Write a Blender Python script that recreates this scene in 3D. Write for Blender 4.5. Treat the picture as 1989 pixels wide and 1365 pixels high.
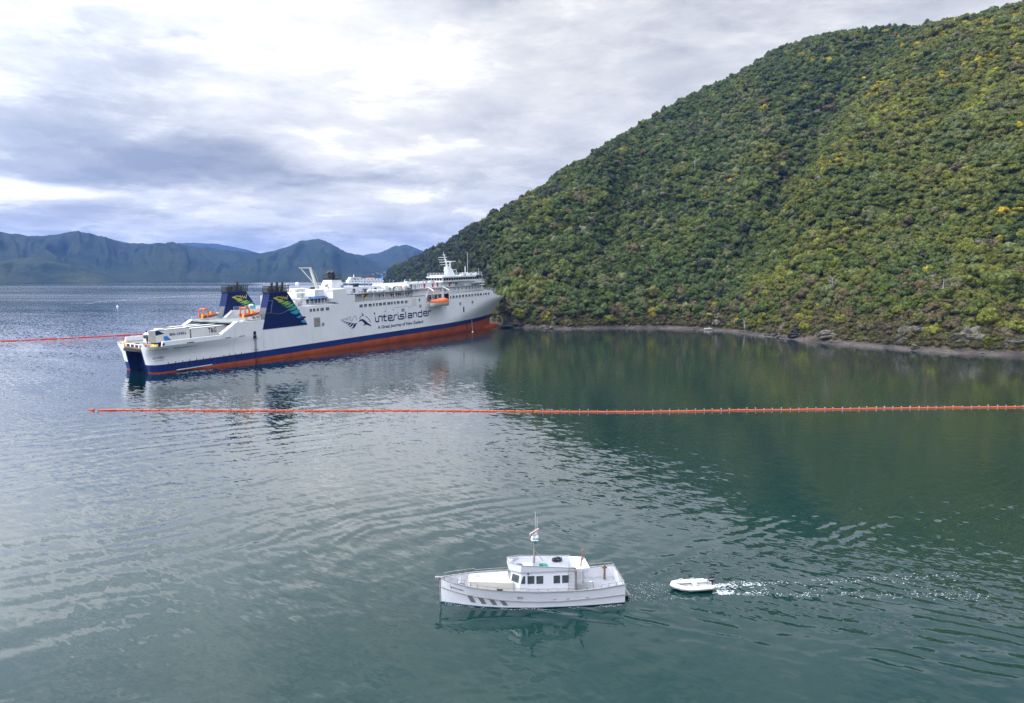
import bpy, bmesh, math, random
import numpy as np
from mathutils import Vector, Matrix

random.seed(7)
RNG = np.random.default_rng(11)
R = math.radians
scene = bpy.context.scene
COL = scene.collection
for o in list(bpy.data.objects):
    bpy.data.objects.remove(o)

# ------------------------------------------------------------------ camera
CAM_H = 23.5
cam_data = bpy.data.cameras.new('camera')
cam_data.sensor_width = 36.0
cam_data.lens = 1379.0 / 1989.0 * 36.0
cam_data.clip_start = 0.5
cam_data.clip_end = 30000.0
cam = bpy.data.objects.new('camera', cam_data)
COL.objects.link(cam)
cam.location = (0, 0, CAM_H)
PITCH = math.atan((682.5 - 533.0) / 1379.0)
cam.rotation_euler = (math.pi / 2 - PITCH, 0, 0)
scene.camera = cam

# ------------------------------------------------------------------ render / exposure
scene.render.engine = 'CYCLES'
scene.view_settings.view_transform = 'Standard'
scene.view_settings.look = 'None'
scene.view_settings.exposure = 0.0
scene.view_settings.gamma = 1.0
scene.view_settings.use_curve_mapping = False
cy = scene.cycles
cy.max_bounces = 6
cy.diffuse_bounces = 2
cy.glossy_bounces = 4
cy.transmission_bounces = 3
cy.transparent_max_bounces = 6
cy.volume_bounces = 0
cy.caustics_reflective = False
cy.caustics_refractive = False
cy.sample_clamp_indirect = 6.0
cy.use_denoising = True
cy.use_adaptive_sampling = False
try:
    cy.denoiser = 'OPENIMAGEDENOISE'
    cy.denoising_input_passes = 'RGB_ALBEDO_NORMAL'
    cy.denoising_prefilter = 'NONE'
except Exception:
    pass


# ------------------------------------------------------------------ node helper
class NT:
    def __init__(s, tree):
        s.t = tree
        tree.nodes.clear()

    def n(s, typ, **kw):
        nd = s.t.nodes.new(typ)
        for k, v in kw.items():
            setattr(nd, k, v)
        return nd

    def link(s, a, b):
        s.t.links.new(a, b)

    def put(s, sock, v):
        if isinstance(v, bpy.types.NodeSocket):
            s.link(v, sock)
        elif v is not None:
            sock.default_value = v

    def m(s, op, a, b=None, c=None, clamp=False):
        nd = s.n('ShaderNodeMath', operation=op, use_clamp=clamp)
        s.put(nd.inputs[0], a)
        if b is not None:
            s.put(nd.inputs[1], b)
        if c is not None:
            s.put(nd.inputs[2], c)
        return nd.outputs[0]

    def v(s, op, a, b=None, scale=None):
        nd = s.n('ShaderNodeVectorMath', operation=op)
        s.put(nd.inputs[0], a)
        if b is not None:
            s.put(nd.inputs[1], b)
        if scale is not None:
            s.put(nd.inputs['Scale'], scale)
        return nd.outputs[0]

    def xyz(s, x=0.0, y=0.0, z=0.0):
        nd = s.n('ShaderNodeCombineXYZ')
        for k, q in enumerate((x, y, z)):
            s.put(nd.inputs[k], q)
        return nd.outputs[0]

    def noise(s, vec, scale=1.0, detail=4.0, rough=0.5, dist=0.0, out='Fac'):
        nd = s.n('ShaderNodeTexNoise')
        s.put(nd.inputs['Vector'], vec)
        s.put(nd.inputs['Scale'], scale)
        s.put(nd.inputs['Detail'], detail)
        s.put(nd.inputs['Roughness'], rough)
        s.put(nd.inputs['Distortion'], dist)
        return nd.outputs[out]

    def ramp(s, fac, stops, interp='LINEAR'):
        nd = s.n('ShaderNodeValToRGB')
        cr = nd.color_ramp
        cr.interpolation = interp
        while len(cr.elements) < len(stops):
            cr.elements.new(0.5)
        for e, (p, c) in zip(cr.elements, stops):
            e.position = p
            e.color = (c, c, c, 1) if isinstance(c, (int, float)) else (c[0], c[1], c[2], 1)
        s.put(nd.inputs[0], fac)
        return nd.outputs[0]

    def mix(s, fac, a, b, blend='MIX'):
        nd = s.n('ShaderNodeMix', data_type='RGBA', blend_type=blend)
        s.put(nd.inputs[0], fac)
        for k, q in ((6, a), (7, b)):
            if isinstance(q, tuple) and len(q) == 3:
                q = (*q, 1.0)
            s.put(nd.inputs[k], q)
        return nd.outputs[2]

    def mapr(s, v, a, b, c, d, smooth=False):
        nd = s.n('ShaderNodeMapRange', interpolation_type='SMOOTHSTEP' if smooth else 'LINEAR')
        for k, q in enumerate((v, a, b, c, d)):
            s.put(nd.inputs[k], q)
        return nd.outputs[0]


# ------------------------------------------------------------------ world sky (overcast, procedural cloud)
SUN_AZ, SUN_EL = R(-100.0), R(44.0)      # compass angle from +Y towards +X; veiled sun on the left
world = bpy.data.worlds.new('World')
scene.world = world
world.use_nodes = True
w = NT(world.node_tree)
sky = w.n('ShaderNodeTexSky', sky_type='NISHITA')
sky.sun_disc = False
sky.sun_elevation = SUN_EL
sky.sun_rotation = SUN_AZ
tc = w.n('ShaderNodeTexCoord')
dirn = tc.outputs['Generated']
sep = w.n('ShaderNodeSeparateXYZ')
w.link(dirn, sep.inputs[0])
dx, dy, dz = sep.outputs
zc = w.m('MAXIMUM', dz, 0.0)
inv = w.m('DIVIDE', 1.0, w.m('ADD', zc, 0.13))
P = w.xyz(w.m('MULTIPLY', dx, inv), w.m('MULTIPLY', dy, inv), 0.0)
az = w.m('MULTIPLY', w.m('ARCTAN2', dx, dy), 57.29578)
el = w.m('MULTIPLY', w.m('ARCSINE', dz), 57.29578)
warp = w.noise(P, 0.9, 5.0, 0.55, 0.3, 'Color')
wsep = w.n('ShaderNodeSeparateXYZ')
w.link(warp, wsep.inputs[0])
az2 = w.m('MULTIPLY_ADD', w.m('SUBTRACT', wsep.outputs[0], 0.5), 26.0, az)
el2 = w.m('MULTIPLY_ADD', w.m('SUBTRACT', wsep.outputs[1], 0.5), 6.5, el)
fine = w.noise(P, 2.9, 10.0, 0.62, 0.25)
broad = w.noise(w.v('ADD', P, (3.1, 1.7, 0.0)), 0.55, 4.0, 0.5, 0.2)
# puffy low clouds, noise in angle space
puff = w.noise(w.xyz(w.m('MULTIPLY', az, 0.12), w.m('MULTIPLY', el, 0.40), 0.0), 1.0, 10.0, 0.60, 0.35)
puffk = w.mapr(el, 1.0, 12.0, 0.95, 0.40)
val = w.m('MULTIPLY_ADD', w.m('SUBTRACT', fine, 0.5), 0.74, 0.675)
val = w.m('MULTIPLY_ADD', w.m('SUBTRACT', puff, 0.5), puffk, val)
# sharper cumulus edges low over the far hills and torn edges higher up
edge = w.mapr(puff, 0.50, 0.56, 0.0, 1.0, smooth=True)
val = w.m('MULTIPLY_ADD', w.m('MULTIPLY', w.m('SUBTRACT', edge, 0.5), w.mapr(el, 2.0, 9.0, 0.15, 0.05)), 1.0, val)
torn = w.noise(w.xyz(w.m('MULTIPLY', az, 0.055), w.m('MULTIPLY', el, 0.16), 4.0), 1.0, 10.0, 0.62, 0.5)
val = w.m('MULTIPLY_ADD', w.m('MULTIPLY', w.m('SUBTRACT', w.mapr(torn, 0.46, 0.56, 0.0, 1.0, smooth=True), 0.5), 0.12), 1.0, val)
val = w.m('MULTIPLY_ADD', w.m('SUBTRACT', broad, 0.5), 0.35, val)
for (a0, e0, sa, se, amp) in [
        (-34, 9.0, 15, 2.5, -0.46), (-19, 8.2, 11, 1.3, -0.28), (-8, 7.8, 8, 0.9, -0.18),
        (-10, 15.0, 12, 6.0, 0.46), (-31, 6.1, 9, 0.70, 0.50), (-31, 4.0, 7, 1.0, -0.22),
        (-14, 4.9, 8, 1.3, 0.24), (-6, 6.5, 5, 0.9, 0.12), (-28, 14.5, 9, 3.0, -0.20), (-16, 13.0, 5, 1.3, -0.10), (-33, 19.5, 8, 2.0, 0.12), (6, 11.0, 9, 3.0, -0.05),
        (-18, 3.2, 6, 0.5, -0.12), (13, 15.0, 10, 5.0, 0.16)]:
    ga = w.m('POWER', w.m('DIVIDE', w.m('SUBTRACT', az2, a0), sa), 2.0)
    ge = w.m('POWER', w.m('DIVIDE', w.m('SUBTRACT', el2, e0), se), 2.0)
    g = w.m('EXPONENT', w.m('MULTIPLY', w.m('ADD', ga, ge), -1.0))
    val = w.m('MULTIPLY_ADD', g, amp, val)
val = w.m('SUBTRACT', val, w.mapr(el, 18.0, 34.0, 0.0, 0.16, smooth=True))
val = w.m('MULTIPLY_ADD', w.m('MULTIPLY', w.m('SUBTRACT', fine, 0.5), w.mapr(el, 17.0, 26.0, 0.0, 1.0)), 0.9, val)
cloud = w.ramp(w.m('DIVIDE', val, 1.2), [(0.04, (0.31, 0.355, 0.475)), (0.27, (0.435, 0.475, 0.57)), (0.47, (0.64, 0.67, 0.735)),
                     (0.65, (0.83, 0.85, 0.89)), (0.77, (0.95, 0.955, 0.97)), (1.0, (1.42, 1.42, 1.42))])
# overcast skies are brighter overhead (CIE overcast gradient)
lift = w.mapr(dz, 0.33, 0.85, 1.0, 2.7, smooth=True)
sdot = w.n('ShaderNodeVectorMath', operation='DOT_PRODUCT')
w.link(dirn, sdot.inputs[0])
sdot.inputs[1].default_value = (math.sin(SUN_AZ) * math.cos(SUN_EL), math.cos(SUN_AZ) * math.cos(SUN_EL), math.sin(SUN_EL))
glow = w.m('MULTIPLY_ADD', w.m('POWER', w.m('MAXIMUM', sdot.outputs['Value'], 0.0), 2.2), 4.0, 0.92)
cloud = w.v('SCALE', cloud, scale=w.m('MULTIPLY', w.m('MULTIPLY', lift, glow), 10.0))
gap = w.mapr(w.m('MULTIPLY_ADD', w.noise(P, 1.7, 6.0, 0.55), 1.0, 0.0), 0.64, 0.76, 0.0, 0.55, smooth=True)
skymix = w.mix(gap, cloud, sky.outputs[0])
bg = w.n('ShaderNodeBackground')
bg.inputs['Strength'].default_value = 0.1
w.link(skymix, bg.inputs['Color'])
wout = w.n('ShaderNodeOutputWorld')
w.link(bg.outputs[0], wout.inputs[0])

# ------------------------------------------------------------------ sun (veiled)
sd = bpy.data.lights.new('sun', 'SUN')
sd.energy = 0.7
sd.angle = R(14.0)
sd.color = (1.0, 0.95, 0.88)
sun = bpy.data.objects.new('sun', sd)
COL.objects.link(sun)
sdir = Vector((math.sin(SUN_AZ) * math.cos(SUN_EL), math.cos(SUN_AZ) * math.cos(SUN_EL), math.sin(SUN_EL)))
sun.rotation_euler = sdir.to_track_quat('Z', 'Y').to_euler()
sun.location = sdir * 400


# ------------------------------------------------------------------ materials
def mat(name, col, rough=0.5, var=0.12, vscale=0.6, metal=0.0, streak=0.0, spec=0.4, bump=0.0, coat=0.0, dirt=(0.30, 0.24, 0.16)):
    m = bpy.data.materials.new(name)
    m.use_nodes = True
    t = NT(m.node_tree)
    p = t.n('ShaderNodeBsdfPrincipled')
    out = t.n('ShaderNodeOutputMaterial')
    t.link(p.outputs[0], out.inputs[0])
    oc = t.n('ShaderNodeTexCoord').outputs['Object']
    nz = t.noise(oc, vscale, 5.0, 0.6)
    c = t.mix(t.mapr(nz, 0.3, 0.7, 0.0, 1.0), tuple(q * (1 - var) for q in col), tuple(min(1, q * (1 + var)) for q in col))
    if streak:
        st = t.noise(t.v('MULTIPLY', oc, (0.9, 0.9, 0.06)), 1.3, 6.0, 0.65)
        st2 = t.noise(oc, 0.09, 3.0, 0.6)
        f = t.m('MULTIPLY', t.mapr(st, 0.52, 0.78, 0.0, streak), t.mapr(st2, 0.38, 0.62, 0.15, 1.0))
        c = t.mix(f, c, dirt)
    t.link(c, p.inputs['Base Color'])
    p.inputs['Roughness'].default_value = rough
    p.inputs['Metallic'].default_value = metal
    p.inputs['Specular IOR Level'].default_value = spec
    p.inputs['Coat Weight'].default_value = coat
    if bump:
        b = t.n('ShaderNodeBump')
        b.inputs['Strength'].default_value = bump
        t.link(t.noise(oc, vscale * 6, 6.0, 0.6), b.inputs['Height'])
        t.link(b.outputs[0], p.inputs['Normal'])
    return m


M = {}
M['hull_white'] = mat('hull_white_paint', (0.86, 0.865, 0.885), 0.45, 0.05, 0.12, streak=0.30)
M['white'] = mat('white_paint', (0.78, 0.79, 0.80), 0.42, 0.07, 0.5, streak=0.25)
M['white2'] = mat('warm_white_paint', (0.70, 0.68, 0.62), 0.45, 0.07, 0.5, streak=0.2)
M['blue'] = mat('navy_hull_paint', (0.006, 0.022, 0.125), 0.5, 0.18, 0.2, streak=0.12, spec=0.15)
M['red'] = mat('red_antifouling', (0.40, 0.078, 0.014), 0.75, 0.30, 0.22, streak=0.35, spec=0.12, dirt=(0.28, 0.12, 0.05))
M['navy'] = mat('funnel_navy', (0.005, 0.016, 0.085), 0.5, 0.12, 0.3, spec=0.12)
M['ink'] = mat('navy_lettering', (0.006, 0.024, 0.11), 0.55, 0.08, 0.6, spec=0.1)
M['grey'] = mat('grey_steel', (0.30, 0.31, 0.33), 0.5, 0.15, 0.5, streak=0.3)
M['louvre'] = mat('louvre_grey', (0.10, 0.105, 0.115), 0.6, 0.2, 0.8, streak=0.3)
M['deck'] = mat('deck_green_grey', (0.20, 0.22, 0.21), 0.7, 0.2, 0.5)
M['pale_deck'] = mat('pale_deck_paint', (0.24, 0.255, 0.26), 0.65, 0.15, 0.5, streak=0.2)
M['glass'] = mat('window_glass', (0.016, 0.026, 0.030), 0.06, 0.3, 0.8, spec=0.6)
M['dark'] = mat('dark_steel', (0.02, 0.022, 0.028), 0.5, 0.3, 0.7)
M['black'] = mat('sooty_black', (0.012, 0.012, 0.013), 0.65, 0.3, 0.9)
M['pipe'] = mat('exhaust_pipe', (0.028, 0.014, 0.013), 0.6, 0.3, 0.9)
M['orange'] = mat('lifeboat_orange', (0.62, 0.14, 0.035), 0.5, 0.15, 1.2)
M['yellow'] = mat('yellow_paint', (0.65, 0.40, 0.03), 0.5, 0.15, 1.0)
M['redpaint'] = mat('red_paint', (0.50, 0.03, 0.035), 0.5, 0.12, 1.0)
M['awning'] = mat('blue_awning', (0.04, 0.09, 0.22), 0.8, 0.15, 0.8)
M['rust'] = mat('rusty_deck_gear', (0.28, 0.16, 0.07), 0.8, 0.35, 1.5)
M['trailer'] = mat('trailer_panel', (0.60, 0.60, 0.58), 0.5, 0.08, 0.4, streak=0.5, dirt=(0.25, 0.23, 0.2))
M['trailer_grey'] = mat('trailer_rear_doors', (0.30, 0.29, 0.27), 0.6, 0.3, 1.2, streak=0.6)
M['skyblue'] = mat('light_blue_print', (0.03, 0.16, 0.50), 0.5, 0.1, 1.0)
M['steel'] = mat('stainless_rail', (0.42, 0.40, 0.38), 0.35, 0.1, 2.0, metal=0.6)


# ------------------------------------------------------------------ mesh helper
class MB:
    def __init__(s):
        s.v, s.f = [], []

    def add(s, vs, fs):
        k = len(s.v)
        s.v += [tuple(map(float, q)) for q in vs]
        s.f += [tuple(i + k for i in f) for f in fs]
        return s

    def box(s, x0, x1, y0, y1, z0, z1):
        return s.add([(x0, y0, z0), (x1, y0, z0), (x1, y1, z0), (x0, y1, z0), (x0, y0, z1), (x1, y0, z1), (x1, y1, z1), (x0, y1, z1)],
                     [(0, 3, 2, 1), (4, 5, 6, 7), (0, 1, 5, 4), (1, 2, 6, 5), (2, 3, 7, 6), (3, 0, 4, 7)])

    def loft(s, a, b):
        """closed prism between two equally long polygons a and b"""
        n = len(a)
        return s.add(list(a) + list(b), [tuple(range(n))[::-1], tuple(range(n, 2 * n))] + [(i, (i + 1) % n, n + (i + 1) % n, n + i) for i in range(n)])

    def xz(s, poly, y0, y1):
        return s.loft([(x, y0, z) for x, z in poly], [(x, y1, z) for x, z in poly])

    def xy(s, poly, z0, z1):
        return s.loft([(x, y, z0) for x, y in poly], [(x, y, z1) for x, y in poly])

    def tube(s, p, q, r, n=6, r2=None):
        p, q = Vector(p), Vector(q)
        d = (q - p).normalized()
        u = d.orthogonal().normalized()
        v = d.cross(u)
        r2 = r if r2 is None else r2
        ring = lambda c, rr: [c + (u * math.cos(2 * math.pi * k / n) + v * math.sin(2 * math.pi * k / n)) * rr for k in range(n)]
        return s.loft(ring(p, r), ring(q, r2))

    def path(s, pts, r, n=6):
        for a, b in zip(pts[:-1], pts[1:]):
            s.tube(a, b, r, n)
        return s

    def ball(s, c, rx, ry=None, rz=None, n=12, m=8):
        ry = rx if ry is None else ry
        rz = rx if rz is None else rz
        vs = [(c[0], c[1], c[2] - rz)]
        for j in range(1, m):
            a = -math.pi / 2 + math.pi * j / m
            for i in range(n):
                b = 2 * math.pi * i / n
                vs.append((c[0] + rx * math.cos(a) * math.cos(b), c[1] + ry * math.cos(a) * math.sin(b), c[2] + rz * math.sin(a)))
        vs.append((c[0], c[1], c[2] + rz))
        fs = [(0, 1 + (i + 1) % n, 1 + i) for i in range(n)]
        for j in range(m - 2):
            for i in range(n):
                a, b = 1 + j * n + i, 1 + j * n + (i + 1) % n
                fs.append((a, b, b + n, a + n))
        t = len(vs) - 1
        o = 1 + (m - 2) * n
        fs += [(t, o + i, o + (i + 1) % n) for i in range(n)]
        return s.add(vs, fs)

    def grid(s, rows, flip=False):
        n = len(rows[0])
        vs = [p for r_ in rows for p in r_]
        fs = []
        for j in range(len(rows) - 1):
            for i in range(n - 1):
                q = (j * n + i, j * n + i + 1, (j + 1) * n + i + 1, (j + 1) * n + i)
                fs.append(q[::-1] if flip else q)
        return s.add(vs, fs)

    def ribbon(s, pts, wd, y):
        """flat stroke in the x-z plane at depth y, thickness 2 cm"""
        P = [Vector((a, b)) for a, b in pts]
        L_, R_ = [], []
        for i, p in enumerate(P):
            d = Vector((0, 0))
            if i > 0:
                d += (p - P[i - 1]).normalized()
            if i < len(P) - 1:
                d += (P[i + 1] - p).normalized()
            d.normalize()
            ref = (P[i + 1] - p).normalized() if i < len(P) - 1 else (p - P[i - 1]).normalized()
            k = 1 / max(0.6, abs(d.dot(ref)))
            nrm = Vector((-d.y, d.x)) * wd / 2 * k
            L_.append(p + nrm)
            R_.append(p - nrm)
        for i in range(len(P) - 1):
            q = [L_[i], L_[i + 1], R_[i + 1], R_[i]]
            s.xz([(a.x, a.y) for a in q], y, y + 0.02)
        return s

    def mesh(s, name, m, smooth=False, fixn=True):
        me = bpy.data.meshes.new(name)
        me.from_pydata(s.v, [], s.f)
        if fixn:
            bm = bmesh.new()
            bm.from_mesh(me)
            bmesh.ops.recalc_face_normals(bm, faces=bm.faces)
            bm.to_mesh(me)
            bm.free()
        if smooth:
            me.polygons.foreach_set('use_smooth', [True] * len(me.polygons))
        if m is not None:
            me.materials.append(m)
        me.update()
        return me

    def build(s, name, m, parent=None, smooth=False, fixn=True):
        return link(name, s.mesh(name, m, smooth, fixn), parent)


def link(name, me, parent=None, loc=None):
    o = bpy.data.objects.new(name, me)
    COL.objects.link(o)
    if parent is not None:
        o.parent = parent
    if loc is not None:
        o.location = loc
    return o


def tag(o, label=None, cat=None, group=None, kind=None):
    for k, q in (('label', label), ('category', cat), ('group', group), ('kind', kind)):
        if q:
            o[k] = q
    return o


def thing(name, label, cat, loc=(0, 0, 0), rot=(0, 0, 0), group=None):
    o = bpy.data.objects.new(name, None)
    o.empty_display_size = 0.5
    COL.objects.link(o)
    o.location = loc
    o.rotation_euler = rot
    return tag(o, label, cat, group)


def copy_tree(root, loc, rot=None, scale=None):
    c = root.copy()
    COL.objects.link(c)
    c.location = loc
    if rot is not None:
        c.rotation_euler = rot
    if scale is not None:
        c.scale = scale
    for ch in list(root.children):
        k = ch.copy()
        COL.objects.link(k)
        k.parent = c
        for g in list(ch.children):
            q = g.copy()
            COL.objects.link(q)
            q.parent = k
    return c


def text_mesh(body, x0, x1, z0, z1, y, name, m, parent, bold=0.0):
    """flat lettering filling x0..x1, z0..z1 on a plane of constant y, read from -y"""
    cu = bpy.data.curves.new(name, 'FONT')
    cu.body = body
    cu.resolution_u = 2
    cu.offset = bold
    ob = bpy.data.objects.new(name, cu)
    COL.objects.link(ob)
    dg = bpy.context.evaluated_depsgraph_get()
    dg.update()
    me = bpy.data.meshes.new_from_object(ob.evaluated_get(dg))
    bpy.data.objects.remove(ob)
    bpy.data.curves.remove(cu)
    n = len(me.vertices)
    co = np.empty(n * 3)
    me.vertices.foreach_get('co', co)
    co = co.reshape(-1, 3)
    lo, hi = co.min(0), co.max(0)
    base = 0.0 if lo[1] < 0 else lo[1]
    out = np.empty_like(co)
    out[:, 0] = x0 + (co[:, 0] - lo[0]) / (hi[0] - lo[0]) * (x1 - x0)
    out[:, 1] = y
    out[:, 2] = z0 + (co[:, 1] - base) / (hi[1] - base) * (z1 - z0)
    me.vertices.foreach_set('co', out.ravel())
    me.materials.clear()
    me.materials.append(m)
    me.update()
    return link(name, me, parent)


def railing(path, h=1.05, step=2.0, r=0.035, name='railing', parent=None, m=None, bars=3):
    b = MB()
    for p, q in zip(path[:-1], path[1:]):
        p, q = Vector(p), Vector(q)
        n = max(1, int((q - p).length / step))
        for k in range(n + 1):
            a = p.lerp(q, k / n)
            b.tube(a, a + Vector((0, 0, h)), r, 4)
        for j in range(bars):
            u = Vector((0, 0, h * (j + 1) / bars))
            b.tube(p + u, q + u, r, 4)
    return b.build(name, m or M['white'], parent)


# value noise for terrain and waves
_tab = RNG.random((256, 256))


def vnoise(x, y):
    x = np.asarray(x, float)
    y = np.asarray(y, float)
    xi, yi = np.floor(x).astype(int), np.floor(y).astype(int)
    fx, fy = x - xi, y - yi
    fx, fy = fx * fx * (3 - 2 * fx), fy * fy * (3 - 2 * fy)
    g = lambda a, b: _tab[a % 256, b % 256]
    return (g(xi, yi) * (1 - fx) + g(xi + 1, yi) * fx) * (1 - fy) + (g(xi, yi + 1) * (1 - fx) + g(xi + 1, yi + 1) * fx) * fy


def fbm(x, y, oct=4, gain=0.5):
    s, a, t = 0, 1.0, 0
    for k in range(oct):
        s = s + a * (vnoise(x * 2 ** k + 17.3 * k, y * 2 ** k + 9.1 * k) - 0.5)
        t += a
        a *= gain
    return s / t * 2


def pix_ray(u, v):
    x, y = (u - 994.5) / 1379.0, -(v - 682.5) / 1379.0
    c, s_ = math.cos(PITCH), math.sin(PITCH)
    return Vector((x, c + y * s_, -s_ + y * c))


def grid_mesh(name, X, Y, Z, m, smooth=True, mask=None):
    """heightfield mesh from 2-D arrays (rows, cols), faces turned upward"""
    nr, nc = X.shape
    me = bpy.data.meshes.new(name)
    co = np.stack([X, Y, Z], -1).reshape(-1, 3)
    i = np.arange(nr - 1)[:, None] * nc + np.arange(nc - 1)[None, :]
    q = np.stack([i, i + 1, i + nc + 1, i + nc], -1).reshape(-1, 4)
    a, b, c = co[q[:, 0]], co[q[:, 1]], co[q[:, 2]]
    if np.mean(np.cross(b - a, c - a)[:, 2]) < 0:
        q = q[:, ::-1]
    if mask is not None:
        q = q[mask.reshape(-1)]
        used = np.unique(q)
        remap = -np.ones(len(co), int)
        remap[used] = np.arange(len(used))
        co, q = co[used], remap[q]
    me.vertices.add(len(co))
    me.vertices.foreach_set('co', co.ravel())
    me.loops.add(q.size)
    me.loops.foreach_set('vertex_index', q.ravel())
    me.polygons.add(len(q))
    me.polygons.foreach_set('loop_start', np.arange(len(q)) * 4)
    me.polygons.foreach_set('use_smooth', np.full(len(q), smooth))
    me.update(calc_edges=True)
    me.validate()
    me.materials.append(m)
    return link(name, me)

# ================================================================== WATER
BOAT_O = Vector((7.938, 50.501, 0.0))
BOAT_H = R(186.553)


def water_material():
    m = bpy.data.materials.new('sea_water')
    m.use_nodes = True
    t = NT(m.node_tree)
    body = t.n('ShaderNodeBsdfDiffuse')
    gl = t.n('ShaderNodeBsdfGlossy')
    mixs = t.n('ShaderNodeMixShader')
    out = t.n('ShaderNodeOutputMaterial')
    t.link(body.outputs[0], mixs.inputs[1])
    t.link(gl.outputs[0], mixs.inputs[2])
    t.link(mixs.outputs[0], out.inputs[0])
    geo = t.n('ShaderNodeNewGeometry')
    pos = geo.outputs['Position']
    # body colour: deep teal with slow drift
    big = t.noise(pos, 0.012, 3.0, 0.5)
    t.link(t.mix(t.mapr(big, 0.3, 0.7, 0, 1), (0.0018, 0.0215, 0.0170), (0.0030, 0.0270, 0.0255)), body.inputs['Color'])
    # wind ripples as slope noise: patches of calm and ruffled water
    cosr, sinr = math.cos(R(-32)), math.sin(R(-32))
    rot = t.n('ShaderNodeVectorRotate', rotation_type='Z_AXIS')
    t.put(rot.inputs['Vector'], pos)
    rot.inputs['Angle'].default_value = R(32)
    rp = rot.outputs[0]
    patch = t.noise(t.v('MULTIPLY', pos, (0.006, 0.016, 0.0)), 1.0, 4.0, 0.55, 0.6)
    patch = t.mapr(patch, 0.36, 0.66, 0.35, 1.25, smooth=True)
    patch2 = t.noise(t.v('MULTIPLY', rp, (0.022, 0.075, 0.0)), 1.0, 4.0, 0.6, 0.4)
    patch2 = t.mapr(patch2, 0.34, 0.68, 0.35, 1.25, smooth=True)
    streak = t.noise(t.v('MULTIPLY', pos, (0.0007, 0.0050, 0.0)), 1.0, 5.0, 0.6, 0.5)
    streak = t.mapr(streak, 0.40, 0.62, 0.35, 1.2, smooth=True)
    n1 = t.noise(t.v('MULTIPLY', rp, (0.50, 1.55, 1.0)), 1.0, 3.0, 0.58, 0.6, 'Color')
    n2 = t.noise(t.v('MULTIPLY', rp, (1.6, 4.0, 1.0)), 1.0, 2.0, 0.5, 0.3, 'Color')
    # churned water inside the launch's wake
    sw = t.n('ShaderNodeSeparateXYZ')
    t.link(pos, sw.inputs[0])
    bx, by = BOAT_O.x + 13 * math.cos(BOAT_H), BOAT_O.y + 13 * math.sin(BOAT_H)
    qx, qy = t.m('SUBTRACT', sw.outputs[0], bx), t.m('SUBTRACT', sw.outputs[1], by)
    ws = t.m('ADD', t.m('MULTIPLY', qx, -math.cos(BOAT_H)), t.m('MULTIPLY', qy, -math.sin(BOAT_H)))
    wt = t.m('ABSOLUTE', t.m('ADD', t.m('MULTIPLY', qx, -math.sin(BOAT_H)), t.m('MULTIPLY', qy, math.cos(BOAT_H))))
    wk = t.m('MULTIPLY', t.mapr(t.m('SUBTRACT', t.m('MULTIPLY', ws, 0.32), wt), -0.5, 2.5, 0.0, 1.0, smooth=True), t.mapr(ws, 8.0, 17.0, 0.0, 1.0, smooth=True))
    s1 = t.v('SCALE', t.v('SUBTRACT', n1, (0.5, 0.5, 0.5)), scale=t.m('MULTIPLY', patch2, 0.29))
    s2 = t.v('SCALE', t.v('SUBTRACT', n2, (0.5, 0.5, 0.5)), scale=t.m('MULTIPLY', t.m('MULTIPLY', patch, patch2), t.m('MULTIPLY_ADD', wk, 0.26, 0.17)))
    dist = t.v('LENGTH', pos)
    lv = t.n('ShaderNodeVectorMath', operation='LENGTH')
    t.put(lv.inputs[0], pos)
    far = t.mapr(lv.outputs['Value'], 190.0, 800.0, 0.0, 1.0, smooth=True)
    # the open sound beyond the cove is ruffled by the breeze
    k = t.m('MULTIPLY_ADD', t.m('SUBTRACT', t.m('MULTIPLY', streak, 0.35), 1.0), far, 1.0)
    # sheltered cove east of the grounded ferry is smoother
    sx = t.n('ShaderNodeSeparateXYZ')
    t.link(pos, sx.inputs[0])
    cove = t.m('MULTIPLY', t.mapr(t.m('MULTIPLY_ADD', sx.outputs[0], 0.9, t.m('MULTIPLY', sx.outputs[1], 0.35)), 25.0, 75.0, 0.0, 1.0, smooth=True),
               t.mapr(sx.outputs[1], 62.0, 95.0, 0.0, 1.0, smooth=True))
    calm = t.m('MULTIPLY', t.mapr(sx.outputs[0], -14.0, 0.0, 0.0, 1.0, smooth=True), t.mapr(sx.outputs[1], 66.0, 54.0, 0.0, 1.0, smooth=True))
    k = t.m('MULTIPLY', k, t.mapr(t.m('MULTIPLY', calm, t.m('SUBTRACT', 1.0, wk)), 0.0, 1.0, 1.0, 0.50))
    k = t.m('MULTIPLY', k, t.mapr(cove, 0.0, 1.0, 1.0, 0.16))
    rgh = t.m('MULTIPLY_ADD', t.m('MULTIPLY', far, t.m('MULTIPLY_ADD', streak, 0.5, 0.30)), 0.13, 0.03)
    t.link(t.m('MULTIPLY_ADD', cove, 0.075, rgh), gl.inputs['Roughness'])
    sl = t.v('MULTIPLY', t.v('SCALE', t.v('ADD', s1, s2), scale=k), (1.0, 1.0, 0.0))
    nrm = t.v('NORMALIZE', t.v('ADD', geo.outputs['Normal'], sl))
    t.link(nrm, gl.inputs['Normal'])
    lw = t.n('ShaderNodeLayerWeight')
    lw.inputs['Blend'].default_value = 0.5
    t.link(nrm, lw.inputs['Normal'])
    t.link(t.mapr(lw.outputs['Facing'], 0.47, 0.985, 0.085, 0.90, smooth=True), mixs.inputs[0])
    return m


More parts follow.
